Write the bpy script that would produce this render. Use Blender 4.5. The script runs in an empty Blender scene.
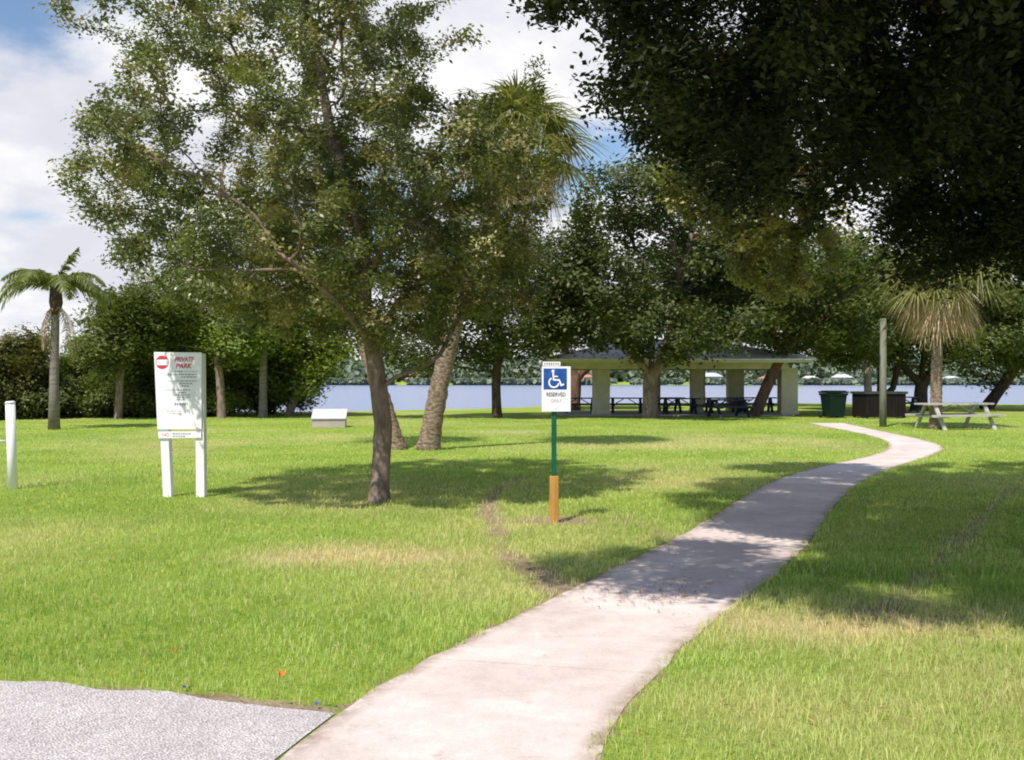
import bpy, math, random
import numpy as np
from mathutils import Vector, Matrix
R = math.radians
random.seed(7)
C = bpy.context.scene.collection
F = 1000.0; HZ = 380.0; EYE = 1.6
def G(px, py):
    d = EYE * F / (py - HZ)
    return ((px - 512) / F * d, d)
def AT(px, py, d):
    return Vector(((px - 512) / F * d, d, EYE - (py - HZ) / F * d))

# ------------------------------------------------------------------ helpers
def tag(o, label=None, cat=None, group=None, kind=None):
    if label: o['label'] = label
    if cat: o['category'] = cat
    if group: o['group'] = group
    if kind: o['kind'] = kind
    return o
def thing(name, label, cat, loc=(0, 0, 0), rz=0, group=None):
    o = bpy.data.objects.new(name, None); C.objects.link(o)
    o.empty_display_size = .2
    o.location = loc; o.rotation_euler = (0, 0, rz)
    return tag(o, label, cat, group)
def link(name, me, m, parent=None):
    o = bpy.data.objects.new(name, me); C.objects.link(o)
    if m is not None and not me.materials:
        for k in (m if isinstance(m, (list, tuple)) else [m]): me.materials.append(k)
    o.parent = parent
    return o
def copy_tree(o, parent=None):
    c = o.copy(); C.objects.link(c); c.parent = parent
    for ch in list(o.children): copy_tree(ch, c)
    return c

class MB:
    def __init__(s): s.v = []; s.f = []; s.mi = []; s.sm = []
    def add(s, vs, fs, mi=0, sm=False):
        b = len(s.v); s.v += [tuple(v) for v in vs]
        for f in fs: s.f.append(tuple(b + i for i in f)); s.mi.append(mi); s.sm.append(sm)
        return s
    def box(s, c, size, rot=None, mi=0, taper=1.0):
        hx, hy, hz = size[0] / 2, size[1] / 2, size[2] / 2
        vs = []
        for z in (-1, 1):
            k = taper if z < 0 else 1
            for x, y in ((-1, -1), (1, -1), (1, 1), (-1, 1)):
                vs.append(Vector((x * hx * k, y * hy * k, z * hz)))
        if rot is not None: vs = [rot @ v for v in vs]
        c = Vector(c); vs = [v + c for v in vs]
        return s.add(vs, [(3, 2, 1, 0), (4, 5, 6, 7), (0, 1, 5, 4), (1, 2, 6, 5), (2, 3, 7, 6), (3, 0, 4, 7)], mi)
    def bar(s, a, b, w, h, mi=0):
        a = Vector(a); b = Vector(b); d = b - a
        q = d.to_track_quat('X', 'Z').to_matrix()
        return s.box((a + b) / 2, (d.length, w, h), q, mi)
    def tube(s, pts, rad, k=8, mi=0, cap=True, jit=0):
        pts = [Vector(p) for p in pts]; n = len(pts)
        if not hasattr(rad, '__len__'): rad = [rad] * n
        vs = []; up = Vector((1, 0, 0))
        for i, p in enumerate(pts):
            t = (pts[min(i + 1, n - 1)] - pts[max(i - 1, 0)])
            if t.length < 1e-9: t = Vector((0, 0, 1))
            t.normalize()
            u = up - t * up.dot(t)
            if u.length < .05: u = Vector((0, 1, 0)) - t * t.y
            u.normalize(); up = u; w = t.cross(u)
            for j in range(k):
                a = 2 * math.pi * j / k
                r = rad[i] * (1 + (random.uniform(-jit, jit) if jit else 0))
                vs.append(p + (u * math.cos(a) + w * math.sin(a)) * r)
        fs = []
        for i in range(n - 1):
            for j in range(k):
                fs.append((i * k + j, i * k + (j + 1) % k, (i + 1) * k + (j + 1) % k, (i + 1) * k + j))
        s.add(vs, fs, mi, True)
        if cap:
            b = len(s.v) - len(vs)
            s.f.append(tuple(b + i for i in range(k))[::-1]); s.mi.append(mi); s.sm.append(False)
            s.f.append(tuple(b + (n - 1) * k + i for i in range(k))); s.mi.append(mi); s.sm.append(False)
        return s
    def mesh(s, name):
        me = bpy.data.meshes.new(name); me.from_pydata(s.v, [], s.f)
        me.polygons.foreach_set('material_index', s.mi); me.polygons.foreach_set('use_smooth', s.sm)
        me.update(); return me
    def build(s, name, m, parent=None, bevel=0):
        o = link(name, s.mesh(name), m, parent)
        if bevel:
            b = o.modifiers.new('bevel', 'BEVEL'); b.width = bevel; b.segments = 2; b.limit_method = 'ANGLE'
        return o

def fast_mesh(name, verts, n_per, attrs=None, tri=None):
    """verts (N*k,3). Every n_per verts one polygon, or tri = index array (M,3)."""
    me = bpy.data.meshes.new(name)
    nv = len(verts); me.vertices.add(nv)
    me.vertices.foreach_set('co', np.ascontiguousarray(verts, dtype=np.float32).ravel())
    if tri is None:
        npoly = nv // n_per; idx = np.arange(nv, dtype=np.int32); k = n_per
    else:
        npoly = len(tri); idx = np.ascontiguousarray(tri, dtype=np.int32).ravel(); k = tri.shape[1]
    me.loops.add(len(idx)); me.loops.foreach_set('vertex_index', idx)
    me.polygons.add(npoly)
    me.polygons.foreach_set('loop_start', np.arange(0, npoly * k, k, dtype=np.int32))
    try: me.polygons.foreach_set('loop_total', np.full(npoly, k, dtype=np.int32))
    except Exception: pass
    me.update(calc_edges=True)
    if attrs:
        for an, (dom, arr) in attrs.items():
            a = me.attributes.new(an, 'FLOAT', dom)
            a.data.foreach_set('value', np.ascontiguousarray(arr, dtype=np.float32))
    return me

def vnoise(x, y, s, seed=0):
    rs = np.random.RandomState(seed); T = rs.rand(256, 256)
    x = np.asarray(x) / s + 1000; y = np.asarray(y) / s + 1000
    xi = np.floor(x).astype(int); yi = np.floor(y).astype(int)
    fx = x - xi; fy = y - yi; fx = fx * fx * (3 - 2 * fx); fy = fy * fy * (3 - 2 * fy)
    g = lambda a, b: T[a % 256, b % 256]
    return (g(xi, yi) * (1 - fx) + g(xi + 1, yi) * fx) * (1 - fy) + (g(xi, yi + 1) * (1 - fx) + g(xi + 1, yi + 1) * fx) * fy

# ------------------------------------------------------------------ materials
def newmat(name):
    m = bpy.data.materials.new(name); m.use_nodes = True
    nt = m.node_tree; nt.nodes.clear()
    out = nt.nodes.new('ShaderNodeOutputMaterial')
    return m, nt, out
def N(nt, t, **kw):
    n = nt.nodes.new(t)
    for k, v in kw.items(): setattr(n, k, v)
    return n
def mixc(nt, fac, a, b, mode='MIX'):
    n = nt.nodes.new('ShaderNodeMix'); n.data_type = 'RGBA'; n.blend_type = mode
    for sock, v in ((n.inputs[0], fac), (n.inputs[6], a), (n.inputs[7], b)):
        if isinstance(v, bpy.types.NodeSocket): nt.links.new(v, sock)
        elif hasattr(v, '__len__'): sock.default_value = (*v[:3], 1)
        else: sock.default_value = v
    return n.outputs[2]
def noise(nt, vec, scale, detail=4, rough=.6):
    n = nt.nodes.new('ShaderNodeTexNoise'); n.inputs['Scale'].default_value = scale
    n.inputs['Detail'].default_value = detail; n.inputs['Roughness'].default_value = rough
    if vec is not None: nt.links.new(vec, n.inputs['Vector'])
    return n.outputs['Fac']
def ramp(nt, fac, a, b):
    n = nt.nodes.new('ShaderNodeMapRange'); nt.links.new(fac, n.inputs[0])
    n.inputs[1].default_value = a; n.inputs[2].default_value = b; n.clamp = True
    n.interpolation_type = 'SMOOTHSTEP'
    return n.outputs[0]
def attr(nt, name):
    n = nt.nodes.new('ShaderNodeAttribute'); n.attribute_name = name
    return n.outputs['Fac']
def coords(nt, obj=True, sc=(1, 1, 1)):
    tc = nt.nodes.new('ShaderNodeTexCoord'); mp = nt.nodes.new('ShaderNodeMapping')
    nt.links.new(tc.outputs['Object'], mp.inputs['Vector']); mp.inputs['Scale'].default_value = sc
    return mp.outputs['Vector']
def surf(name, c1, c2, scale=6, rough=.8, bump=.0, bscale=None, sc=(1, 1, 1), spec=.3, c3=None, s3=.6, lo=.35, hi=.65, metal=0):
    """two-tone noise-mottled surface with optional third large stain tone and bump"""
    m, nt, out = newmat(name)
    v = coords(nt, sc=sc)
    f = ramp(nt, noise(nt, v, scale, 6, .65), lo, hi)
    col = mixc(nt, f, c1, c2)
    if c3 is not None:
        col = mixc(nt, ramp(nt, noise(nt, v, s3, 5, .7), .5, .75), col, c3)
    p = N(nt, 'ShaderNodeBsdfPrincipled')
    nt.links.new(col, p.inputs['Base Color']); p.inputs['Roughness'].default_value = rough
    p.inputs['Specular IOR Level'].default_value = spec; p.inputs['Metallic'].default_value = metal
    if bump:
        b = N(nt, 'ShaderNodeBump'); b.inputs['Strength'].default_value = bump; b.inputs['Distance'].default_value = .03
        nt.links.new(noise(nt, v, bscale or scale * 3, 6, .7), b.inputs['Height']); nt.links.new(b.outputs[0], p.inputs['Normal'])
    nt.links.new(p.outputs[0], out.inputs[0])
    return m
def leafmat(name, dark, light, trans=.3, rough=.42, spec=.5, tcol=None, warm=None):
    m, nt, out = newmat(name)
    col = mixc(nt, attr(nt, 'rnd'), dark, light)
    if warm is not None:
        col = mixc(nt, ramp(nt, attr(nt, 'tint'), .72, .98), col, warm)
    p = N(nt, 'ShaderNodeBsdfPrincipled'); nt.links.new(col, p.inputs['Base Color'])
    p.inputs['Roughness'].default_value = rough; p.inputs['Specular IOR Level'].default_value = spec
    t = N(nt, 'ShaderNodeBsdfTranslucent')
    nt.links.new(mixc(nt, 1.0, col, tcol or (1.5, 1.7, .6), 'MULTIPLY'), t.inputs['Color'])
    mx = N(nt, 'ShaderNodeMixShader'); mx.inputs[0].default_value = trans
    nt.links.new(p.outputs[0], mx.inputs[1]); nt.links.new(t.outputs[0], mx.inputs[2])
    nt.links.new(mx.outputs[0], out.inputs[0])
    return m

M = {}
M['bark'] = surf('bark', (.34, .25, .205), (.17, .12, .10), 9, .95, 1.0, 22, (1, 1, .35), .1, (.24, .2, .17), 2)
M['bark_dark'] = surf('bark_dark', (.11, .08, .06), (.055, .04, .032), 6, .95, .8, 14, (1, 1, .35), .1)
M['bark_red'] = surf('bark_red', (.2, .12, .085), (.1, .06, .05), 6, .95, .8, 14, (1, 1, .35), .1)
M['bark_pale'] = surf('bark_pale', (.42, .35, .29), (.28, .23, .2), 4, .95, .4, 12, (1, 1, .3), .1)
M['palm_bark'] = surf('palm_bark', (.40, .30, .22), (.12, .085, .065), 7, .95, 1.0, 9, (1.5, 1.5, 3.4), .1, (.36, .28, .21), 1.2)
M['palm_grey'] = surf('palm_grey', (.27, .235, .21), (.17, .145, .125), 4, .95, .8, 8, (1, 1, 5), .1)
M['leaf_oak'] = leafmat('leaf_oak', (.034, .046, .014), (.30, .32, .115), .25, .36, .5, warm=(.30, .26, .10))
M['leaf_painted_sun'] = leafmat('leaf_painted_sun', (.07, .08, .022), (.42, .40, .15), .28, .36, .5, warm=(.42, .36, .14))  # sunlight on the shade oak's outer branch, painted as a brighter leaf colour
M['leaf_painted_shade'] = leafmat('leaf_painted_shade', (.012, .018, .007), (.042, .055, .016), .10, .5, .2, warm=(.05, .055, .018))  # canopy shade painted in: oak leaf colour darkened for the big right tree
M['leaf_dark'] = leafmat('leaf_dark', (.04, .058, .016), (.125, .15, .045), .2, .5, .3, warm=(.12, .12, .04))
M['leaf_mid'] = leafmat('leaf_mid', (.06, .085, .025), (.18, .205, .06), .3, .5, .3, warm=(.17, .17, .05))
M['leaf_thicket'] = leafmat('leaf_thicket', (.065, .10, .022), (.28, .33, .075), .35, .5, .3, warm=(.22, .25, .05))
M['leaf_brown'] = leafmat('leaf_brown', (.07, .08, .025), (.2, .18, .06), .25, .6, .2)
M['frond'] = leafmat('frond', (.09, .10, .026), (.28, .27, .085), .3, .45, .4)
M['frond_queen'] = leafmat('frond_queen', (.11, .14, .04), (.26, .27, .09), .3, .45, .4)
M['frond_dead'] = leafmat('frond_dead', (.40, .28, .17), (.72, .56, .40), .2, .8, .1, tcol=(1, .9, .7))
M['cream'] = surf('cream_stucco', (.62, .56, .41), (.53, .48, .35), 2.5, .9, .15, 40, c3=(.36, .34, .27), s3=.8)
M['soffit'] = surf('soffit_paint', (.66, .62, .54), (.58, .54, .46), 2, .85)
M['roof'] = surf('roof_shingle', (.88, .82, .84), (.72, .67, .69), 3, .85, .3, 12, (1, 1, 1), .2, (.5, .47, .5), .5)
M['slab'] = surf('slab_concrete', (.42, .39, .36), (.34, .31, .29), 2, .9)
M['white_paint'] = surf('white_paint', (.92, .89, .92), (.86, .83, .87), 3, .45, .03, 30, c3=(.74, .73, .7), s3=1.2)
M['sign_white'] = surf('sign_white', (.93, .89, .94), (.88, .84, .89), 5, .4, c3=(.76, .73, .76), s3=2.2)
M['red'] = surf('red_ink', (.62, .05, .09), (.5, .05, .09), 12, .5)
M['pink'] = surf('faded_red_ink', (.75, .3, .34), (.66, .22, .28), 14, .5)
M['grey_ink'] = surf('grey_ink', (.22, .22, .25), (.45, .45, .48), 18, .6)
M['pale_ink'] = surf('faded_ink', (.5, .5, .54), (.68, .68, .7), 18, .6)
M['black'] = surf('black_ink', (.035, .035, .04), (.12, .12, .13), 25, .6)
M['sign_blue'] = surf('sign_blue', (.018, .1, .4), (.012, .06, .27), 6, .4, c3=(.07, .26, .62), s3=3.5)
M['green_post'] = surf('green_enamel', (.012, .12, .055), (.01, .085, .04), 9, .45)
M['raw_wood'] = surf('raw_timber', (.56, .3, .08), (.46, .23, .055), 4, .75, .2, 20, (6, 6, .6), .2, (.38, .18, .05), 2.2)
M['grey_wood'] = surf('weathered_wood', (.58, .54, .51), (.43, .40, .38), 3, .85, .25, 16, (.6, 6, 6), .2, (.3, .27, .25), 1.5)
M['pole_wood'] = surf('pole_wood', (.24, .235, .185), (.16, .16, .125), 4, .9, .4, 14, (4, 4, .5), .2)
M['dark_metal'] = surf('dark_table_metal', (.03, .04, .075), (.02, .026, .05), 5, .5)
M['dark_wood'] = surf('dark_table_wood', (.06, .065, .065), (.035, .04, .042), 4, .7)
M['bin_green'] = surf('bin_plastic', (.003, .017, .015), (.002, .012, .011), 5, .42, .05, 30, c3=(.004, .024, .02), s3=2)
M['rubber'] = surf('rubber', (.02, .02, .02), (.03, .03, .03), 10, .8)
M['brown_wood'] = surf('brown_boards', (.016, .011, .010), (.010, .008, .008), 4, .85, .3, 14, (5, 5, .8), .2, (.026, .018, .016), 2)
M['box_body'] = surf('concrete_box', (.5, .42, .39), (.42, .36, .34), 3, .9, .2, 16)
M['box_lid'] = surf('box_lid', (.62, .61, .68), (.54, .53, .6), 3, .7)
M['house_white'] = surf('house_white', (.68, .67, .67), (.58, .57, .57), .3, .8)
M['house_tan'] = surf('house_tan', (.55, .36, .3), (.48, .3, .25), .3, .8)
M['roof_grey'] = surf('house_roof', (.62, .62, .66), (.52, .52, .56), .3, .8)
M['roof_red'] = surf('house_roof_red', (.5, .22, .16), (.42, .18, .13), .3, .8)
M['window'] = surf('window_dark', (.1, .12, .15), (.07, .08, .11), .3, .3)
M['litter'] = surf('dead_leaf_litter', (.40, .27, .15), (.24, .15, .09), 7, .9)
M['orange_leaf'] = surf('orange_leaf', (.75, .2, .035), (.6, .12, .02), 30, .6)
M['purple'] = surf('purple_flower', (.15, .1, .55), (.22, .15, .6), 30, .6)

# ------------------------------------------------------------------ world, sun, camera
SUN_AZ = Vector((.50, .866, 0)).normalized(); EL = R(55)
ld = Vector((SUN_AZ.x * math.cos(EL), SUN_AZ.y * math.cos(EL), -math.sin(EL)))
w = bpy.data.worlds.new('World'); bpy.context.scene.world = w; w.use_nodes = True
nt = w.node_tree; nt.nodes.clear()
wo = N(nt, 'ShaderNodeOutputWorld'); bg = N(nt, 'ShaderNodeBackground'); bg.inputs[1].default_value = .08
sky = N(nt, 'ShaderNodeTexSky', sky_type='NISHITA'); sky.sun_disc = False
sky.sun_elevation = EL; sky.sun_rotation = math.atan2(-SUN_AZ.x, -SUN_AZ.y)
sky.air_density = 1.0; sky.dust_density = .6; sky.ozone_density = 2.0
tc = N(nt, 'ShaderNodeTexCoord'); sx = N(nt, 'ShaderNodeSeparateXYZ'); nt.links.new(tc.outputs['Generated'], sx.inputs[0])
def mth(op, a, b=None):
    n = N(nt, 'ShaderNodeMath', operation=op)
    for i, v in enumerate((a, b)):
        if v is None: continue
        if isinstance(v, bpy.types.NodeSocket): nt.links.new(v, n.inputs[i])
        else: n.inputs[i].default_value = v
    return n.outputs[0]
zz = mth('ADD', mth('MAXIMUM', sx.outputs[2], 0.0), .28)
cx = N(nt, 'ShaderNodeCombineXYZ')
nt.links.new(mth('DIVIDE', sx.outputs[0], zz), cx.inputs[0]); nt.links.new(mth('DIVIDE', sx.outputs[1], zz), cx.inputs[1])
cx.inputs[2].default_value = 9.1
cn = noise(nt, cx.outputs[0], 1.7, 7, .55)
cmask = ramp(nt, mth('ADD', cn, mth('ADD', mth('MULTIPLY', mth('SUBTRACT', .28, sx.outputs[2]), .22), mth('MULTIPLY', mth('SUBTRACT', sx.outputs[1], .75), .12))), .385, .515)  # clouds gathered ahead, thinned behind the camera to lower ambient fill
shade = ramp(nt, noise(nt, cx.outputs[0], 2.6, 5, .6), .36, .66)
ccol = mixc(nt, shade, (9.6, 9.7, 10.7), (13.2, 13.1, 13.3))
nt.links.new(mixc(nt, cmask, mixc(nt, 1.0, sky.outputs[0], (1.75, 1.8, 1.85), 'MULTIPLY'), ccol), bg.inputs[0]); nt.links.new(bg.outputs[0], wo.inputs[0])
sl = bpy.data.lights.new('sun', 'SUN'); sl.energy = 5.0; sl.angle = R(.53); sl.color = (1, .95, .86)
so = bpy.data.objects.new('sun', sl); C.objects.link(so); so.rotation_euler = ld.to_track_quat('-Z', 'Y').to_euler(); so.location = (-20, -30, 50)
cam = bpy.data.cameras.new('camera'); cam.sensor_width = 36; cam.lens = 36 * F / 1024; cam.clip_end = 4000; cam.clip_start = .05
co = bpy.data.objects.new('camera', cam); C.objects.link(co); co.location = (0, 0, EYE); co.rotation_euler = (R(90), 0, 0)
S = bpy.context.scene; S.camera = co
S.view_settings.view_transform = 'Standard'; S.view_settings.look = 'None'; S.view_settings.exposure = 0
S.cycles.filter_width = 1.9
S.cycles.max_bounces = 6; S.cycles.transparent_max_bounces = 4

# ------------------------------------------------------------------ path / asphalt layout (metres)
Lpx = [(275, 760), (345, 708), (415, 662), (480, 635), (560, 595), (623, 563), (687, 534), (722, 513), (756, 486), (799, 470), (852, 461), (889, 452), (896, 444), (873, 435), (841, 430), (808, 423)]
Rpx = [(589, 760), (610, 717), (655, 680), (677, 648), (714, 619), (767, 582), (799, 555), (825, 526), (841, 489), (878, 470), (942, 454), (951, 447), (921, 439), (884, 432), (852, 425), (838, 421.5)]
Lg = np.array([G(*p) for p in Lpx]); Rg = np.array([G(*p) for p in Rpx])
Lg = np.vstack([[-1.75, 1.0], [-1.35, 2.6], Lg]); Rg = np.vstack([[-.1, 1.0], [.12, 2.6], Rg])
def smooth_interp(P):
    # densify through Catmull-Rom
    P = np.vstack([2 * P[0] - P[1], P, 2 * P[-1] - P[-2]]); out = []
    for i in range(1, len(P) - 2):
        for t in np.linspace(0, 1, 8, endpoint=False):
            a, b, c, d = P[i - 1], P[i], P[i + 1], P[i + 2]
            out.append(.5 * (2 * b + (c - a) * t + (2 * a - 5 * b + 4 * c - d) * t * t + (3 * b - a - 3 * c + d) * t ** 3))
    out.append(P[-2]); return np.array(out)
Ls = smooth_interp(Lg); Rs = smooth_interp(Rg)
def mono(P):
    keep = [0]
    for i in range(1, len(P)):
        if P[i, 1] > P[keep[-1], 1] + 1e-4: keep.append(i)
    return P[keep]
Ls = mono(Ls); Rs = mono(Rs)
def soften(P, h=9):
    Q = P.copy()
    for i in range(1, len(P) - 1):
        k = min(h, i, len(P) - 1 - i); Q[i] = P[i - k:i + k + 1].mean(0)
    return Q
Ls = soften(Ls); Rs = soften(Rs)
def xl(y): return np.interp(y, Ls[:, 1], Ls[:, 0])
def xr(y): return np.interp(y, Rs[:, 1], Rs[:, 0])
YEND = min(Ls[-1, 1], Rs[-1, 1])
def yb(x): return np.interp(x, [-40, -20, -8, -2.73, -1.7, -.877], [10.5, 8.0, 6.45, 5.33, 5.08, 4.80])
def on_path(x, y, m=0): return (y < YEND) & (x > xl(y) - m) & (x < xr(y) + m)
def on_asphalt(x, y, m=0):
    return ((y < yb(x) + m) & (x < np.minimum(xl(np.maximum(y, 1)) + m, -.8))) | (y < 1.0 + m)
def shore(x): return np.interp(x, [-200, -60, -10, -3, 6, 12, 35, 80, 200], [60, 46, 51, 55, 66, 71, 66, 60, 60])
def seg_d(x, y, pts):
    d = np.full(np.shape(x), 1e9)
    for (ax, ay), (bx, by) in zip(pts[:-1], pts[1:]):
        vx, vy = bx - ax, by - ay; t = np.clip(((x - ax) * vx + (y - ay) * vy) / (vx * vx + vy * vy), 0, 1)
        d = np.minimum(d, np.hypot(x - ax - t * vx, y - ay - t * vy))
    return d
track1 = [G(*p) for p in ((520, 478), (496, 492), (488, 508), (497, 530), (512, 560), (545, 580), (560, 592))]
track2 = [G(*p) for p in ((1010, 490), (985, 515), (945, 555), (910, 590), (885, 612))]
track3 = [G(*p) for p in ((600, 516), (640, 524), (672, 538))]
def wear(x, y):
    x = np.asarray(x, float); y = np.asarray(y, float)
    n = vnoise(x, y, .35, 3) * .6 + vnoise(x, y, .12, 4) * .4
    n2 = vnoise(x, y, .9, 5)
    wv = np.zeros(x.shape)
    wv = np.maximum(wv, .72 * np.clip(1.1 - seg_d(x, y, track1) / (.06 + .34 * n2 * (.3 + n)), 0, 1))
    wv = np.maximum(wv, .55 * np.clip(1.1 - seg_d(x, y, track2) / (.08 + .34 * n2 * (.3 + n)), 0, 1))
    wv = np.maximum(wv, .8 * np.clip(1.1 - seg_d(x, y, track3) / (.06 + .4 * n2 * n), 0, 1))
    px, py = G(554, 521)
    wv = np.maximum(wv, np.clip(1.5 - np.hypot((x - px - .05) / .5, (y - py) / .34), 0, 1))
    # path edges
    e = np.minimum(np.abs(x - xl(y)), np.abs(x - xr(y)))
    wv = np.maximum(wv, np.where((y < YEND) & (y > 1), np.clip(.9 - e / (.015 + .10 * n2 * n), 0, 1), 0))
    ea = np.abs(y - yb(x)); wv = np.maximum(wv, np.where(x < -.8, np.clip(1.1 - ea / (.05 + .13 * n2), 0, 1), 0))
    # scattered bald spots near the path on the right
    wv = np.maximum(wv, .8 * np.clip(.8 - np.hypot(x - 1.75, y - 6.15) / (.12 + .22 * n), 0, 1))
    wv = np.maximum(wv, .75 * np.clip(.7 - np.hypot(x - 1.45, y - 5.1) / (.1 + .25 * n), 0, 1))
    wv = np.maximum(wv, .75 * np.clip(1.3 - np.hypot(x - 1.6, y - 7.6) / (.15 + .35 * n), 0, 1))
    return np.clip(wv * (.3 + 1.15 * n), 0, 1)
def dry(x, y):
    n = vnoise(x, y, .5, 9) * .6 + vnoise(x, y, .16, 10) * .4
    d = np.clip(1.35 - np.hypot((x + 1.25) / 1.25, (y - 9.1) / .8), 0, 1) * .95
    d = np.maximum(d, .75 * np.clip(1.3 - np.hypot((x - 2.2) / 1.4, (y - 6.6) / .8), 0, 1))
    d = np.maximum(d, .55 * np.clip(1.2 - np.hypot((x - 3.2) / 4.0, (y - 24) / 1.5), 0, 1))
    d = np.maximum(d, .45 * np.clip(1.2 - np.hypot((x - 1.8) / 1.3, (y - 4.8) / .9), 0, 1))
    d = np.maximum(d, .5 * np.clip(vnoise(x, y, 2.6, 12) * 2.2 - 1.2, 0, 1))
    return np.clip(d * (.35 + 1.2 * n), 0, 1)

# ------------------------------------------------------------------ ground sheet
xs = np.concatenate([np.linspace(-2500, -100, 14), np.linspace(-90, -14, 40), np.arange(-12, 12.01, .11), np.linspace(14, 90, 40), np.linspace(100, 2500, 14)])
ys = np.concatenate([np.linspace(-300, -2, 12), np.arange(0, 24, .11), np.linspace(24.3, 90, 130), np.linspace(95, 405, 20), np.linspace(412, 450, 12), np.linspace(480, 3000, 12)])
X, Y = np.meshgrid(xs, ys)
sd = Y - (shore(X) + (vnoise(X, Y * 0, 3.0, 21) - .5) * 1.6)
st = np.clip(sd / 3.0, 0, 1); Z = -1.5 * st * st * (3 - 2 * st)
fs_ = np.clip((Y - 418 - 8 * vnoise(X, Y * 0, 60, 22)) / 10, 0, 1); Z = Z + fs_ * 2.3
Z = Z - .02 * np.clip(wear(X, Y) * (Y < 26) - .3, 0, 1) * (np.minimum(np.abs(X - xl(Y)), np.abs(X - xr(Y))) > .25)
V = np.stack([X, Y, Z], -1).reshape(-1, 3); nx = len(xs); ny = len(ys)
I = np.arange(nx * ny).reshape(ny, nx)
quads = np.stack([I[:-1, :-1], I[:-1, 1:], I[1:, 1:], I[1:, :-1]], -1).reshape(-1, 4)
me = fast_mesh('ground', V, 4, {'wear': ('POINT', (wear(X, Y) * (Y < 40)).ravel()), 'dry': ('POINT', (dry(X, Y) * (Y < 60)).ravel())}, quads)
m, nt, out = newmat('lawn_ground')
v = coords(nt)
n1 = ramp(nt, noise(nt, v, .35, 5, .6), .35, .65); n2 = ramp(nt, noise(nt, v, 3.5, 6, .7), .3, .7); n3 = ramp(nt, noise(nt, v, 28, 4, .7), .3, .7)
c = mixc(nt, n1, (.29, .41, .05), (.42, .50, .09))
c = mixc(nt, mth.__call__ if False else n2, mixc(nt, 1.0, c, (.86, .9, .8), 'MULTIPLY'), mixc(nt, 1.0, c, (1.12, 1.08, 1.15), 'MULTIPLY'))
c = mixc(nt, n3, mixc(nt, 1.0, c, (.72, .76, .7), 'MULTIPLY'), c)
c = mixc(nt, attr(nt, 'dry'), c, (.58, .48, .25))
wr = N(nt, 'ShaderNodeMath', operation='ADD'); nt.links.new(attr(nt, 'wear'), wr.inputs[0]); sb = N(nt, 'ShaderNodeMath', operation='MULTIPLY_ADD')
nt.links.new(n3, sb.inputs[0]); sb.inputs[1].default_value = .3; sb.inputs[2].default_value = -.15; nt.links.new(sb.outputs[0], wr.inputs[1])
dirt = mixc(nt, n2, (.30, .21, .13), (.46, .36, .25))
c = mixc(nt, ramp(nt, wr.outputs[0], .2, .6), c, dirt)
p = N(nt, 'ShaderNodeBsdfPrincipled'); nt.links.new(c, p.inputs['Base Color']); p.inputs['Roughness'].default_value = .95; p.inputs['Specular IOR Level'].default_value = .1
b = N(nt, 'ShaderNodeBump'); b.inputs['Strength'].default_value = .9; b.inputs['Distance'].default_value = .06
nt.links.new(noise(nt, v, 16, 5, .75), b.inputs['Height']); nt.links.new(b.outputs[0], p.inputs['Normal'])
nt.links.new(p.outputs[0], out.inputs[0])
o = link('ground', me, m); tag(o, kind='structure'); o.data.polygons.foreach_set('use_smooth', [True] * len(o.data.polygons))

# lake
m, nt, out = newmat('lake_water')
p = N(nt, 'ShaderNodeBsdfPrincipled'); p.inputs['Base Color'].default_value = (.17, .22, .37, 1); p.inputs['Roughness'].default_value = .22
p.inputs['Specular IOR Level'].default_value = .5
v = coords(nt, sc=(.35, 1, 1)); b = N(nt, 'ShaderNodeBump'); b.inputs['Strength'].default_value = .8; b.inputs['Distance'].default_value = .25
nt.links.new(noise(nt, v, 1.1, 6, .65), b.inputs['Height']); nt.links.new(b.outputs[0], p.inputs['Normal']); nt.links.new(p.outputs[0], out.inputs[0])
mb = MB(); mb.add([(-2400, 40, -.55), (2400, 40, -.55), (2400, 445, -.55), (-2400, 445, -.55)], [(0, 1, 2, 3)])
tag(mb.build('lake', m), kind='structure')

# concrete path, cast in slabs with open joints
m, nt, out = newmat('path_concrete')
v = coords(nt)
f1 = ramp(nt, noise(nt, v, .8, 6, .65), .35, .68); f2 = ramp(nt, noise(nt, v, 5, 6, .7), .3, .7); f3 = ramp(nt, noise(nt, v, 90, 3, .7), .3, .7)
c = mixc(nt, f1, (.71, .59, .54), (.87, .75, .70)); c = mixc(nt, f2, mixc(nt, 1., c, (.86, .86, .86), 'MULTIPLY'), c); c = mixc(nt, f3, mixc(nt, 1., c, (.86, .86, .86), 'MULTIPLY'), c)
c = mixc(nt, ramp(nt, noise(nt, v, 2.2, 6, .75), .56, .76), c, (.46, .37, .32))
em = N(nt, 'ShaderNodeMath', operation='MULTIPLY'); nt.links.new(attr(nt, 'edge'), em.inputs[0]); nt.links.new(ramp(nt, noise(nt, v, 6, 5, .75), .32, .62), em.inputs[1])
c = mixc(nt, em.outputs[0], c, (.30, .21, .14))
p = N(nt, 'ShaderNodeBsdfPrincipled'); nt.links.new(c, p.inputs['Base Color']); p.inputs['Roughness'].default_value = .9; p.inputs['Specular IOR Level'].default_value = .2
b = N(nt, 'ShaderNodeBump'); b.inputs['Strength'].default_value = .35; b.inputs['Distance'].default_value = .01
nt.links.new(noise(nt, v, 60, 5, .8), b.inputs['Height']); nt.links.new(b.outputs[0], p.inputs['Normal']); nt.links.new(p.outputs[0], out.inputs[0])
mb = MB()
jl, jr = G(470, 659)[1], G(655, 668)[1]
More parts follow.
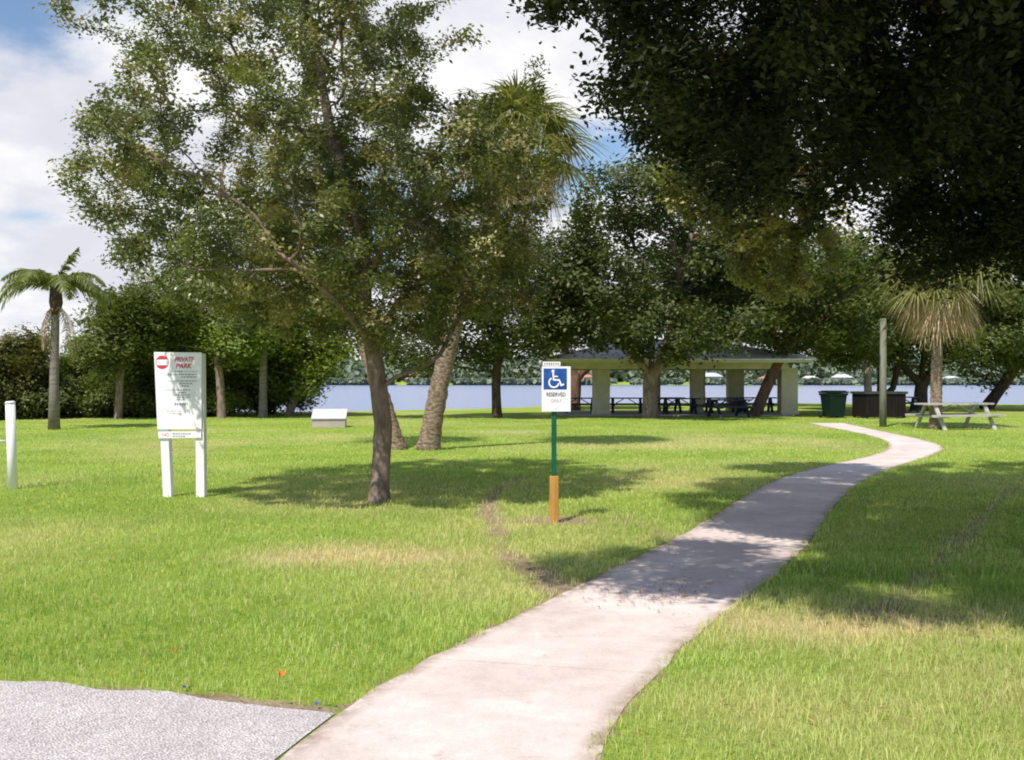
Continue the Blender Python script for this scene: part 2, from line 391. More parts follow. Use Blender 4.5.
def pathrow(t, off=0):
    # t = slab parameter in metres along; rows run between left and right edge at matching parameter
    k = np.interp(t, [1, jl, YEND], [1, jr - .12, YEND - .2])
    yl_ = min(t + off, YEND - .01); yr_ = min(k + off, YEND - .01)
    wob = lambda s: (float(vnoise(np.array([s * 7.0]), np.array([0.]), 1.3, 31)[0]) - .5) * .05
    return Vector((float(xl(yl_)) + wob(yl_), yl_, .005)), Vector((float(xr(yr_)) + wob(yr_ + 50), yr_, .005))
edges = [1.0, 2.7, jl, 8.8, 12.0, 15.3, 18.5, 21.5, 24, 27, 30, 33, YEND - .02]
for a, b_ in zip(edges[:-1], edges[1:]):
    n = max(4, int((b_ - a) / .18)); rows = [pathrow(t) for t in np.linspace(a + .006, b_ - .006, n)]
    vs = []; fs = []
    for l, r_ in rows:
        for q in (0, .09, .5, .91, 1): vs.append(l.lerp(r_, q))
    for i in range(n - 1):
        for j in range(4): fs.append((i * 5 + j, i * 5 + j + 1, (i + 1) * 5 + j + 1, (i + 1) * 5 + j))
    base = len(vs)
    ring = [i * 5 for i in range(n)] + [(n - 1) * 5 + j for j in range(1, 5)] + [i * 5 + 4 for i in range(n - 2, -1, -1)] + [3, 2, 1]
    for i in ring: vs.append(vs[i] + Vector((0, 0, -.06)))
    for i in range(len(ring)): j = (i + 1) % len(ring); fs.append((ring[j], ring[i], base + i, base + j))
    mb.add(vs, fs)
po = mb.build('path', m); tag(po, kind='structure')
ea = po.data.attributes.new('edge', 'FLOAT', 'POINT')
pv_ = np.array([v_.co[:] for v_ in po.data.vertices]); de = np.minimum(np.abs(pv_[:, 0] - xl(pv_[:, 1])), np.abs(pv_[:, 0] - xr(pv_[:, 1])))
ea.data.foreach_set('value', np.clip(1 - de / .1, 0, 1).astype(np.float32))

# asphalt
m, nt, out = newmat('asphalt')
v = coords(nt)
vo = N(nt, 'ShaderNodeTexVoronoi'); vo.inputs['Scale'].default_value = 75; nt.links.new(v, vo.inputs['Vector'])
f2 = ramp(nt, noise(nt, v, 3, 6, .7), .3, .7)
c = mixc(nt, vo.outputs['Color'], (.49, .44, .435), (.90, .825, .82)); c = mixc(nt, f2, mixc(nt, 1., c, (.86, .86, .86), 'MULTIPLY'), c)
c = mixc(nt, ramp(nt, noise(nt, v, 130, 3, .8), .35, .6), mixc(nt, 1., c, (.6, .6, .6), 'MULTIPLY'), c)
p = N(nt, 'ShaderNodeBsdfPrincipled'); nt.links.new(c, p.inputs['Base Color']); p.inputs['Roughness'].default_value = .9; p.inputs['Specular IOR Level'].default_value = .2
b = N(nt, 'ShaderNodeBump'); b.inputs['Strength'].default_value = .8; b.inputs['Distance'].default_value = .012
nt.links.new(vo.outputs['Distance'], b.inputs['Height']); nt.links.new(b.outputs[0], p.inputs['Normal']); nt.links.new(p.outputs[0], out.inputs[0])
mb = MB(); top = []
for x in np.concatenate([np.linspace(-40, -8, 20), np.linspace(-7.5, -.9, 70)]):
    top.append((x, float(yb(x)) + (float(vnoise(np.array([x]), np.array([3.]), .3, 41)[0]) - .5) * .08, .006))
right = [(float(xl(y)) - .012, y, .006) for y in np.linspace(4.78, 1.0, 14)]
poly = top + right + [(40, 1.0 - .012, .006), (40, -40, .006), (-40, -40, .006)]
mb.add(poly, [tuple(range(len(poly)))[::-1]])
tag(mb.build('asphalt_lot', m), kind='structure')

# ------------------------------------------------------------------ grass blades
def make_grass():
    rs = np.random.RandomState(5); PX = []; PY = []; H = []; W = []
    for y0, y1, dens, h, wd in ((2.2, 5.5, 3800, .050, .0036), (5.5, 8, 3000, .050, .0044), (8, 12, 1700, .048, .0055), (12, 18, 850, .045, .008), (18, 30, 300, .04, .012), (30, 42, 60, .035, .02)):
        n = int((y1 - y0) * 2 * (.64 * y1 + 1.6) * dens)
        y = rs.uniform(y0, y1, n); x = rs.uniform(-1, 1, n) * (.64 * y1 + 1.6)
        ok = np.abs(x) < .62 * y + 1.3; x = x[ok]; y = y[ok]
        clump = vnoise(x, y, .22, 51) * .6 + vnoise(x, y, .07, 52) * .4
        ok = (~on_path(x, y, -.01 - .07 * vnoise(x, y, .16, 57) ** 2)) & (~on_asphalt(x, y, -.03)) & (rs.rand(len(x)) > wear(x, y) * 1.15 - .05) & (rs.rand(len(x)) < .35 + clump * 1.1)
        ok &= ~((y < 4.9) & (np.abs(x - xl(y)) < .22))
        x = x[ok]; y = y[ok]; clump = clump[ok]
        e = np.minimum(np.abs(x - xl(y)), np.abs(x - xr(y)))
        hh = h * (.55 + .9 * clump) * (.6 + .8 * rs.rand(len(x))) * (1 + .6 * (vnoise(x, y, 1.7, 53) - .5))
        hh *= np.where(rs.rand(len(x)) < .035, 1.7, 1.0)
        hh *= np.where((x > 1.2) & (y < 7.5), 1.3, 1.0)
        inp = on_path(x, y, -.02); hh = np.where(inp, hh * .6, hh)
        PX.append(x); PY.append(y); H.append(hh); W.append(np.full(len(x), wd) * (.7 + .6 * rs.rand(len(x))))
    x = np.concatenate(PX); y = np.concatenate(PY); h = np.concatenate(H); wd = np.concatenate(W); n = len(x)
    a = rs.uniform(0, 2 * np.pi, n); sx_, sy_ = np.cos(a), np.sin(a)
    la = rs.uniform(0, 2 * np.pi, n); lean = h * rs.uniform(.15, 1.1, n); lx, ly = np.cos(la) * lean, np.sin(la) * lean
    V = np.zeros((n, 5, 3)); hw = wd / 2
    V[:, 0] = np.stack([x - sx_ * hw, y - sy_ * hw, np.full(n, -.012)], -1); V[:, 1] = np.stack([x + sx_ * hw, y + sy_ * hw, np.full(n, -.012)], -1)
    mx_, my_ = x + lx * .35, y + ly * .35
    V[:, 2] = np.stack([mx_ + sx_ * hw * .8, my_ + sy_ * hw * .8, h * .6], -1); V[:, 3] = np.stack([mx_ - sx_ * hw * .8, my_ - sy_ * hw * .8, h * .6], -1)
    V[:, 4] = np.stack([x + lx, y + ly, h * (.95 - .25 * lean / h)], -1)
    b = np.arange(n)[:, None] * 5
    T = np.concatenate([b + np.array([[0, 1, 2]]), b + np.array([[0, 2, 3]]), b + np.array([[3, 2, 4]])], 1).reshape(-1, 3)
    pt_ = vnoise(x, y, .45, 56) * .35 + vnoise(x, y, 1.3, 54) * .35 + vnoise(x, y, 4, 55) * .3
    rnd = np.clip(.5 * rs.rand(n) + .5 * np.clip((pt_ - .5) * 2.4 + .5, 0, 1), 0, 1)
    dr = np.clip(dry(x, y) * 1.1 + (rs.rand(n) < .10) * .75 + np.clip(wear(x, y) - .1, 0, 1) * .6, 0, 1) * (rs.rand(n) < .85)
    print('grass blades', n)
    return fast_mesh('grass', V.reshape(-1, 3), 3, {'rnd': ('FACE', np.repeat(rnd, 3)), 'dry': ('FACE', np.repeat(dr, 3))}, T)
m, nt, out = newmat('grass_blade')
c = mixc(nt, attr(nt, 'rnd'), (.23, .385, .058), (.66, .755, .25)); c = mixc(nt, attr(nt, 'dry'), c, (.82, .69, .40))
d = N(nt, 'ShaderNodeBsdfPrincipled'); nt.links.new(c, d.inputs['Base Color']); d.inputs['Roughness'].default_value = .55; d.inputs['Specular IOR Level'].default_value = .25
t = N(nt, 'ShaderNodeBsdfTranslucent'); nt.links.new(mixc(nt, 1., c, (1.15, 1.2, .7), 'MULTIPLY'), t.inputs['Color'])
mx = N(nt, 'ShaderNodeMixShader'); mx.inputs[0].default_value = .45; nt.links.new(d.outputs[0], mx.inputs[1]); nt.links.new(t.outputs[0], mx.inputs[2]); nt.links.new(mx.outputs[0], out.inputs[0])
tag(link('grass', make_grass(), m), 'short bright green lawn grass growing beside the path', 'grass', kind='stuff')

# ------------------------------------------------------------------ trees
def colonize(trunks, att, step, infl, kill, iters=90, trop=(0, 0, .08), seed=0, jitter=.25):
    """trunks: list of polylines (first starts at ground, others start on a node). returns pos, parent, fixed radius hints"""
    rs = np.random.RandomState(seed)
    P = []; par = []
    for pl in trunks:
        pl = [np.array(p, float) for p in pl]
        if not P: last = -1
        else:
            d = np.linalg.norm(np.array(P) - pl[0], axis=1); last = int(d.argmin())
        start = 0 if last < 0 else 1
        if last < 0: P.append(pl[0]); par.append(-1); last = 0; start = 1
        prev = P[last] if start else pl[0]
        for q in pl[1:]:
            seg = q - prev; k = max(1, int(round(np.linalg.norm(seg) / step)))
            for i in range(1, k + 1):
                P.append(prev + seg * i / k); par.append(last); last = len(P) - 1
            prev = q
    P = np.array(P); par = list(par); nch = np.bincount([q for q in par if q >= 0], minlength=len(P))
    ni = np.zeros(len(att), int); nd = np.full(len(att), 1e9)
    def upd(start):
        nonlocal ni, nd
        for i in range(start, len(P), 256):
            D = np.linalg.norm(att[:, None] - P[None, i:i + 256], axis=2); j = D.argmin(1); dj = D[np.arange(len(att)), j]
            ok = dj < nd; nd = np.where(ok, dj, nd); ni = np.where(ok, j + i, ni)
    upd(0)
    for it in range(iters):
        act = (nd < infl) & (nd > kill)
        if not act.any(): break
        dirs = np.zeros_like(P); A = att[act] - P[ni[act]]; A /= np.linalg.norm(A, axis=1)[:, None] + 1e-9
        np.add.at(dirs, ni[act], A)
        grow = np.where((np.linalg.norm(dirs, axis=1) > 1e-6) & (nch < 4))[0]
        if len(grow) == 0: break
        d = dirs[grow]; d /= np.linalg.norm(d, axis=1)[:, None]
        d = d + np.array(trop) + rs.normal(0, jitter, d.shape); d /= np.linalg.norm(d, axis=1)[:, None]
        newp = P[grow] + d * step; s0 = len(P)
        P = np.vstack([P, newp]); par += list(grow); nch[grow] += 1; nch = np.concatenate([nch, np.zeros(len(grow), int)])
        keep = nd > kill; att = att[keep]; nd = nd[keep]; ni = ni[keep]
        if len(att) == 0: break
        upd(s0)
    return P, np.array(par)

def radii(P, par, rbase, rtip=.006, ex=2.4):
    n = len(P); r = np.zeros(n); acc = np.zeros(n)
    for i in range(n - 1, -1, -1):
        r[i] = max(rtip, acc[i] ** (1 / ex)) if acc[i] > 0 else rtip
        if par[i] >= 0: acc[par[i]] += r[i] ** ex
    k = rbase / r[0]
    t = np.clip((r - rtip) / (r[0] - rtip + 1e-9), 0, 1)
    return rtip + t * (rbase - rtip)

def wood_mesh(P, par, r, minr, flare=1.25):
    ch = [[] for _ in P]
    for i, q in enumerate(par):
        if q >= 0: ch[q].append(i)
    mb = MB(); stack = [0]; done = []
    chains = [(0, None)]
    while chains:
        s, pr = chains.pop(); pts = []; rr = []
        if pr is not None: pts.append(P[pr]); rr.append(min(r[pr] * .9, r[s] * 1.25))
        i = s
        while True:
            pts.append(P[i]); rr.append(r[i])
            cs = [c for c in ch[i] if r[c] >= minr]
            if not cs: break
            cs.sort(key=lambda c: -r[c])
            for c in cs[1:]: chains.append((c, i))
            i = cs[0]
        if len(pts) < 2: continue
        if pr is None: rr[0] *= flare; rr[1] *= 1 + (flare - 1) * .35
        k = 12 if rr[0] > .1 else 7 if rr[0] > .035 else 4
        mb.tube(pts, rr, k, cap=False, jit=.05 if rr[0] > .05 else 0)
    return mb

def leaves_mesh(name, P, par, r, thr, per, size, spread, seed, aspect=.5, up=.5, dens=None, droop=0.):
    rs = np.random.RandomState(seed)
    idx = np.where(r <= thr)[0]; idx = idx[par[idx] >= 0]
    base = P[idx]; pv = P[par[idx]]
    wgt = np.ones(len(idx)) if dens is None else dens(base)
    cnt = rs.poisson(per * wgt / wgt.sum())
    k = np.repeat(np.arange(len(idx)), cnt); n = len(k)
    t = rs.rand(n)[:, None]
    c = base[k] * t + pv[k] * (1 - t) + rs.normal(0, spread, (n, 3)) * np.array([1, 1, .75])
    c[:, 2] -= droop * rs.rand(n)
    c[:, 2] = np.maximum(c[:, 2], .05)
    cd = rs.normal(0, 1, (len(idx), 3)); cd[:, 2] = np.abs(cd[:, 2]) * .6 + .15
    tw = base - pv; tw /= np.linalg.norm(tw, axis=1)[:, None] + 1e-9; cd = cd / np.linalg.norm(cd, axis=1)[:, None] + .5 * tw
    nrm = rs.normal(0, .62, (n, 3)); nrm[:, 2] = np.abs(nrm[:, 2]) + up; nrm += cd[k] * .8; nrm /= np.linalg.norm(nrm, axis=1)[:, None]
    d = rs.normal(0, 1, (n, 3)); d -= nrm * (d * nrm).sum(1)[:, None]; d /= np.linalg.norm(d, axis=1)[:, None]
    s = np.cross(nrm, d); L = size * rs.uniform(.6, 1.35, n)[:, None]; W = L * aspect * rs.uniform(.8, 1.2, n)[:, None]
    V = np.zeros((n, 4, 3)); V[:, 0] = c - d * L / 2; V[:, 1] = c + s * W / 2 + nrm * W * .12; V[:, 2] = c + d * L / 2; V[:, 3] = c - s * W / 2 + nrm * W * .12
    clump = rs.rand(len(idx)); rnd = np.clip(.45 * rs.rand(n) + .55 * clump[k], 0, 1); tint = clump[k]
    print(name, 'leaves', n)
    return fast_mesh(name, V.reshape(-1, 3), 4, {'rnd': ('FACE', rnd), 'tint': ('FACE', tint)})

def ell(n, c, rad, seed, shell=.35, ex=2.0, test=None):
    """points in an ellipsoid, biased to the outer part"""
    rs = np.random.RandomState(seed); out = []
    while len(out) < n:
        q = rs.uniform(-1, 1, (n * 3, 3)); d = (np.abs(q) ** ex).sum(1) ** (1 / ex)
        q = q[(d < 1) & (rs.rand(len(d)) < shell + (1 - shell) * d)]; q = q * np.array(rad) + np.array(c)
        if test is not None: q = q[test(q)]
        out += list(q)
    return np.array(out[:n])
def lumpy(seed, s=1.4, thr=.42):
    def t(q):
        nz = vnoise(q[:, 0] + q[:, 2] * .7, q[:, 1] - q[:, 2] * .6, s, seed) * .6 + vnoise(q[:, 2] + q[:, 0] * .3, q[:, 1], s, seed + 1) * .4
        return nz > thr
    return t

def tree(name, label, cat, base, trunks, att, rbase, step, leaf, bark, per, size, spread, seed, thr=.014, minr=.0075, rtip=.006, group=None, infl=3.5, kill=None, aspect=.5, up=.5, dens=None, trop=(0, 0, .08), parts=('trunk', 'crown'), droop=0., flare=1.25):
    t = thing(name, label, cat, (base[0], base[1], 0), 0, group)
    b = np.array([base[0], base[1], 0])
    P, par = colonize([[np.array(p) for p in pl] for pl in trunks], att, step, infl, kill or step * 1.3, seed=seed, trop=trop)
    r = radii(P, par, rbase, rtip)
    wm = wood_mesh(P - b, par, r, minr, flare)
    wm.build(parts[0], M[bark], t)
    lm = leaves_mesh(parts[1], P - b, par, r, thr, per, size, spread, seed + 5, aspect, up, (lambda q: dens(q + b)) if dens else None, droop)
    link(parts[1], lm, M[leaf], t)
    return t

def rel(pts, d):
    return [np.array(AT(px, py, d + (dy or 0))) for px, py, dy in pts]

# main oak in the lawn
bx, by = G(379, 502); D = by
tr = [rel([(379, 502, 0), (381, 465, 0), (383, 425, 0), (379, 390, 0), (374, 355, 0), (369, 335, 0)], D)]
tr[0][0][2] = -.05
tr.append(rel([(369, 335, 0), (365, 305, -.1), (366, 265, -.2), (355, 205, -.3), (330, 130, .2), (318, 60, .4)], D))
tr.append(rel([(369, 335, 0), (388, 318, .2), (412, 285, .5), (428, 262, .8), (446, 228, 1.2)], D))
tr.append(rel([(372, 345, 0), (350, 300, .8), (300, 255, 1.6), (240, 215, 2.0)], D))
tr.append(rel([(366, 280, -.2), (390, 235, -.9), (420, 190, -1.6)], D))
tr.append(rel([(380, 382, 0), (396, 377, -.1), (425, 366, -.15), (440, 355, -.1), (450, 335, .1), (470, 300, .3)], D))
tr.append(rel([(375, 352, 0), (365, 335, -.6), (335, 300, -1.4), (290, 260, -2.0)], D))
def oak_test(q):
    ok = lumpy(101, .85, .345)(q) & (q[:, 2] > 2.0 + .28 * np.clip(-2.2 - q[:, 0], 0, 4))
    # ascending sparse upper left
    px = 512 + q[:, 0] / q[:, 1] * 1000; py = 380 - (q[:, 2] - 1.6) / q[:, 1] * 1000
    ul = np.clip((330 - px) / 200, 0, 1) * np.clip((260 - py) / 200, 0, 1)
    rr_ = np.random.RandomState(len(q)).rand(len(q))
    ok &= rr_ > ul * .6
    ur = np.clip((q[:, 0] + 1.5) / .5, 0, 1) * np.clip((q[:, 2] - 4.3) / .8, 0, 1)
    ok &= rr_ > ur * .93
    return ok
a1 = ell(1500, (-2.6, 13.3, 5.1), (3.15, 3.2, 3.3), 11, .45, 2.4, oak_test)
a2 = ell(320, (-1.5, 13.6, 3.2), (2.1, 2.5, 1.1), 12, .6, 2, lumpy(61, .8, .4))
a3 = ell(150, (-3.5, 13.8, 3.2), (1.5, 2.0, .8), 13, .7, 2, lumpy(62, .8, .4))
att = np.vstack([a1, a2, a3, ell(190, (-3.0, 13.5, 2.8), (1.7, 1.7, .7), 14, .7, 2, lumpy(63, .7, .42)), ell(120, (-.3, 13.8, 4.6), (1.05, 1.3, 1.5), 16, .7, 2, lumpy(65, .6, .45)), ell(150, (-.55, 13.8, 3.0), (1.2, 1.6, .85), 15, .7, 2, lumpy(64, .7, .42))])
def oak_d(q):
    u = np.clip((q[:, 2] - 5.2) / 2.5, 0, 1) * np.clip((-1.0 - q[:, 0]) / 2.0, 0, 1)
    return 1.15 - .45 * u
tree('oak_tree', 'oak with brown forked trunk and glossy grey green crown left of the blue sign', 'tree', (bx, by), tr, att, .119, .20, 'leaf_oak', 'bark', 205000, .063, .085, 3, thr=.012, minr=.007, rtip=.0045, infl=3.0, kill=.25, dens=oak_d, trop=(0, 0, .12), up=.15, flare=1.45)

# big shading oak on the right: trunk stands outside the frame
tb = (7.1, 10.6)
tr = [[np.array(p) for p in ((7.1, 10.6, -.05), (7.05, 10.5, 1.0), (6.9, 10.3, 2.2), (6.6, 10.1, 3.4))],
      [np.array(p) for p in ((6.6, 10.1, 3.4), (5.4, 9.6, 4.6), (4.0, 9.2, 5.2), (2.4, 9.0, 5.6))],
      [np.array(p) for p in ((6.6, 10.1, 3.4), (6.2, 8.6, 4.8), (5.2, 6.8, 5.7), (4.5, 5.4, 6.2), (3.2, 4.6, 6.3), (1.2, 4.9, 6.1))],
      [np.array(p) for p in ((6.6, 10.1, 3.4), (6.2, 11.4, 4.4), (5.2, 12.8, 4.9))],
      [np.array(p) for p in ((6.6, 10.1, 3.4), (7.4, 10.4, 5.0), (8.2, 10.6, 6.4))],
      [np.array(p) for p in ((6.6, 10.1, 3.4), (6.0, 9.6, 5.4), (5.4, 9.4, 7.0))]]
att = np.vstack([ell(1800, (4.9, 9.4, 5.5), (4.75, 4.5, 2.55), 21, .55, 2.2, lambda q: (q[:, 2] > 5.3) | lumpy(17, .8, .45)(q)), ell(360, (3.3, 8.9, 4.6), (2.4, 2.6, 1.25), 22, .7, 2.0, lumpy(9, .8, .35)), ell(380, (6.0, 10.5, 3.6), (2.8, 3.0, 1.05), 24, .7, 2.0),
                 ell(110, (2.15, 8.2, 3.25), (.62, .8, .55), 23, .8),
                 ell(480, (3.0, 4.5, 6.1), (3.3, 2.7, 1.5), 25, .6), ell(130, (-.3, 5.1, 5.8), (1.6, 1.3, .8), 27, .8), ell(330, (8.3, 13.2, 6.0), (4.4, 3.0, 1.9), 26, .6)])
att = att[~((att[:, 2] < 1.7 + .21 * att[:, 1] + 1.6 * (vnoise(att[:, 0], att[:, 1] + att[:, 2], .9, 77) - .55)) & (att[:, 0] < .36 * att[:, 1]) & (att[:, 1] > 5))]
so_ = tree('shade_oak', 'huge dark shaded oak canopy hanging into the upper right corner over the path', 'tree', tb, tr, att, .36, .24, 'leaf_painted_shade', 'bark_dark', 620000, .074, .15, 8, thr=.014, minr=.007, rtip=.005, infl=3.4, kill=.3, trop=(0, 0, .02), droop=.1)
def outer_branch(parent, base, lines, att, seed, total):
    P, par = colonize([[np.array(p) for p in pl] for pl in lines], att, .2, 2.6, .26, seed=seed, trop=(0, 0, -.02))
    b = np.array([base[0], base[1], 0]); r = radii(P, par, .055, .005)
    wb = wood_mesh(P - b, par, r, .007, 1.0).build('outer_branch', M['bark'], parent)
    link('foliage', leaves_mesh('foliage', P - b, par, r, .014, total, .085, .10, seed, .5, .15), M['leaf_painted_sun'], wb)
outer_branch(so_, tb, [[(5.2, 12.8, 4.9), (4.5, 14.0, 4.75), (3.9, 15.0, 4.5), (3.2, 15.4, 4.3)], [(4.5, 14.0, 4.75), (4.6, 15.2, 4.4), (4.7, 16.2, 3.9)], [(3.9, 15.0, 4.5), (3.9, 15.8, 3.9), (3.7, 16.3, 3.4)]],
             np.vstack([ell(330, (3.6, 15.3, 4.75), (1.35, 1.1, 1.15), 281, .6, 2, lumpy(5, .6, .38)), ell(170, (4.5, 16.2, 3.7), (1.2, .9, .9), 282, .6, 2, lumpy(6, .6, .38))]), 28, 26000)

# background trees
def bgtree(name, label, px, py, lean, crown, rb, leaf, bark, n, per, size, seed, forks=(), d=None, group=None, extra=None, spread=.34, step=.42):
    """crown = list of (px, py, rx, ry (px), depth offset)"""
    gx, d0 = G(px, py); d = d or d0; gx = (px - 512) / F * d
    tr = [rel([(px, HZ + EYE * F / d, 0)] + [(a, b_, c_) for a, b_, c_ in lean], d)]; tr[0][0][2] = -.05
    for fk in forks: tr.append(rel(fk, d))
    att = []
    for i, (cx_, cy_, rx, ry, od) in enumerate(crown):
        c = AT(cx_, cy_, d + od); k = d / F
        att.append(ell(int(n * rx * ry / sum(a[2] * a[3] for a in crown)), c, (rx * k, min(rx, 110) * k * .9, ry * k), seed + i, .5, 2.3, lumpy(seed + 40, 1.6, .33)))
    att = np.vstack(att); att = att[att[:, 2] > .9]
    return tree(name, label, 'tree', (gx, d), tr, att, rb, step, leaf, bark, per, size, spread, seed, thr=.03, minr=.016, rtip=.012, infl=6, kill=.55, group=group, aspect=.6, up=.35)

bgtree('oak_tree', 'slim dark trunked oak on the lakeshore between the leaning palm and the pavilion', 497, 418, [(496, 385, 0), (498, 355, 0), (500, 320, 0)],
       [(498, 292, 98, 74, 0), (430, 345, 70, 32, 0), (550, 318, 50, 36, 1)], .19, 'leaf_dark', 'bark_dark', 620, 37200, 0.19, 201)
bgtree('oak_tree', 'broad forked oak whose stout trunk stands in front of the pavilion', 650, 418, [(650, 395, 0), (651, 377, 0)],
       [(655, 238, 100, 85, 0), (600, 299, 62, 50, -1), (725, 285, 60, 55, 1), (690, 328, 72, 28, -2)], .31, 'leaf_dark', 'bark', 900, 54000, 0.19, 211,
       forks=[[(651, 377, 0), (640, 362, 0), (622, 340, 0), (605, 310, 0)], [(651, 377, 0), (664, 360, 0), (672, 330, 0), (680, 280, 0)], [(651, 377, 0), (652, 350, .6), (648, 300, 1)]])
bgtree('oak_tree', 'oak with reddish trunk leaning right across the pavilion corner', 754, 416, [(762, 398, 0), (774, 370, 0), (784, 350, 0), (790, 325, 0)],
       [(795, 290, 105, 65, 0), (745, 298, 48, 42, 0), (860, 315, 60, 50, 2)], .26, 'leaf_mid', 'bark_red', 760, 45600, 0.19, 221,
       forks=[[(784, 350, 0), (815, 325, 0), (845, 300, 1)], [(784, 350, 0), (765, 320, 0), (745, 300, .5)]])
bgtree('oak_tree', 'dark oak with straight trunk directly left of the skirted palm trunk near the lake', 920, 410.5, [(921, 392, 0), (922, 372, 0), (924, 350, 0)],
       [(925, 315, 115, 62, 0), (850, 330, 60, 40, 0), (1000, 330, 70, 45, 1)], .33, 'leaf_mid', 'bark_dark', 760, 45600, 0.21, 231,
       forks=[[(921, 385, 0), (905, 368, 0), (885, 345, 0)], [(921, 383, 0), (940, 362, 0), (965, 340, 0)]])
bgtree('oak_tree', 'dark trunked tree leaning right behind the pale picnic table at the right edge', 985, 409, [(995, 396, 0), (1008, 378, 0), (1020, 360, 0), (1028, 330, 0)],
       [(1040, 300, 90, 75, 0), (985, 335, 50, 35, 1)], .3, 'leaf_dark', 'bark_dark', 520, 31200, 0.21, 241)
bgtree('oak_tree', 'pale trunked tree behind the brown board enclosure', 868, 413, [(868, 390, 0), (867, 365, 0), (866, 340, 0)],
       [(850, 310, 75, 55, 2)], .2, 'leaf_mid', 'bark_pale', 330, 19800, 0.21, 251, d=50)
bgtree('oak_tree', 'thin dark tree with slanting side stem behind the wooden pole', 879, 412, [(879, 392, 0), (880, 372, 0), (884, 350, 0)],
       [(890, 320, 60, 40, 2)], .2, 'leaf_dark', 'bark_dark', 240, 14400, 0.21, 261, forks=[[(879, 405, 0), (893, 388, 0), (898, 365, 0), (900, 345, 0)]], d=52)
bgtree('oak_tree', 'dark forked tree on the lake side of the pavilion directly right of the blue sign', 574, 411, [(575, 395, 0), (576, 378, 0)],
       [(590, 316, 70, 32, 2)], .3, 'leaf_dark', 'bark_red', 330, 19800, 0.21, 271, forks=[[(576, 378, 0), (588, 367, 0), (605, 358, 0)], [(576, 378, 0), (570, 360, 0), (560, 340, 0)]], d=53)
bgtree('oak_tree', 'distant bushy tree closing the gap above the pavilion roof ridge', 700, 409, [(700, 380, 0), (702, 350, 0)],
       [(712, 290, 100, 55, 3), (800, 330, 60, 30, 3)], .3, 'leaf_mid', 'bark_dark', 420, 25200, 0.24, 281, d=58)

# thicket along the left
TL = 'dense green mangrove bush in the thicket along the left shore'
tk = [(-70, 41, 330, 90, 'leaf_thicket'), (-8, 38, 325, 36, 'leaf_brown'), (60, 43, 352, 62, 'leaf_thicket'), (132, 42, 315, 58, 'leaf_thicket'), (165, 44, 288, 70, 'leaf_thicket'), (215, 42.5, 296, 62, 'leaf_thicket'), (262, 45, 310, 58, 'leaf_dark'), (25, 39.5, 372, 62, 'leaf_mid'), (128, 41, 366, 75, 'leaf_mid')]
for i, (px, d, ty, hw, lf) in enumerate(tk):
    d += 3; k = d / F; x = (px - 512) * k; ztop = EYE + (HZ - ty) * k
    rs = np.random.RandomState(300 + i)
    tr = [[np.array((x, d, -.05)), np.array((x + rs.uniform(-.2, .2), d, .8))]]
    for j in range(4):
        tr.append([np.array((x, d, .0)), np.array((x + rs.uniform(-.5, .5) * hw * k, d + rs.uniform(-1, 1), 1.0)), np.array((x + rs.uniform(-.8, .8) * hw * k, d + rs.uniform(-1.5, 1.5), ztop * .6))])
    att = np.vstack([ell(120, (x + rs.uniform(-.75, .75) * hw * k, d + rs.uniform(-1, 1), ztop * f_ * .52), (hw * k * rs.uniform(.35, .6), 1.5, ztop * f_ * .48), 310 + i * 9 + j_, .5, 2.2, lumpy(330 + i + j_, .9, .42)) for j_, f_ in enumerate((1.0, rs.uniform(.8, 1.12), rs.uniform(.65, .95)))] + [ell(50, (x, d - 1.5, .6), (hw * k, 1.0, .7), 350 + i, .8)])
    att = att[att[:, 2] > .1]
    lab = TL if lf == 'leaf_thicket' else ('brownish yellowing bush at the left edge behind the white post' if lf == 'leaf_brown' else ['', '', '', '', '', '', 'dark tree stems and bush at the right end of the thicket by the pale box', 'low dark undergrowth bush behind the base of the white post', 'low dark undergrowth bush right of the feather palm trunk'][i])
    tree('mangrove_bush', lab, 'bush', (x, d), tr, att, .14, .4, lf, 'bark_dark', 36000, .15, .26, 360 + i, thr=.03, minr=.014, rtip=.011, infl=5, kill=.5, aspect=.62, up=.2, group='mangrove bushes of the left thicket', parts=('stem', 'foliage'), trop=(0, 0, .05))
bgtree('lakeside_tree', 'small open crowned tree leaning right at the lake edge left of the pale box', 288, 416, [(296, 395, 0), (306, 370, 0), (312, 350, 0)],
       [(300, 335, 45, 35, 0), (325, 355, 28, 22, -1), (255, 330, 40, 40, 1), (312, 395, 16, 12, -1)], .17, 'leaf_thicket', 'bark', 260, 15600, 0.19, 391)

bgtree('lakeside_tree', 'loose green tree rising above the thicket just right of the feather palm', 118, 416.5, [(120, 380, 0), (124, 345, 0)],
       [(125, 322, 42, 38, 0), (160, 305, 34, 26, 1), (100, 345, 26, 20, -1)], .15, 'leaf_mid', 'bark', 260, 15000, .17, 395, d=41)
bgtree('lakeside_tree', 'loose taller tree rising above the thicket right of the notice board', 222, 416.5, [(220, 380, 0), (216, 340, 0)],
       [(212, 300, 50, 40, 0), (245, 330, 34, 28, -1), (180, 330, 30, 24, 1)], .17, 'leaf_thicket', 'bark', 280, 16000, .17, 399, d=42)
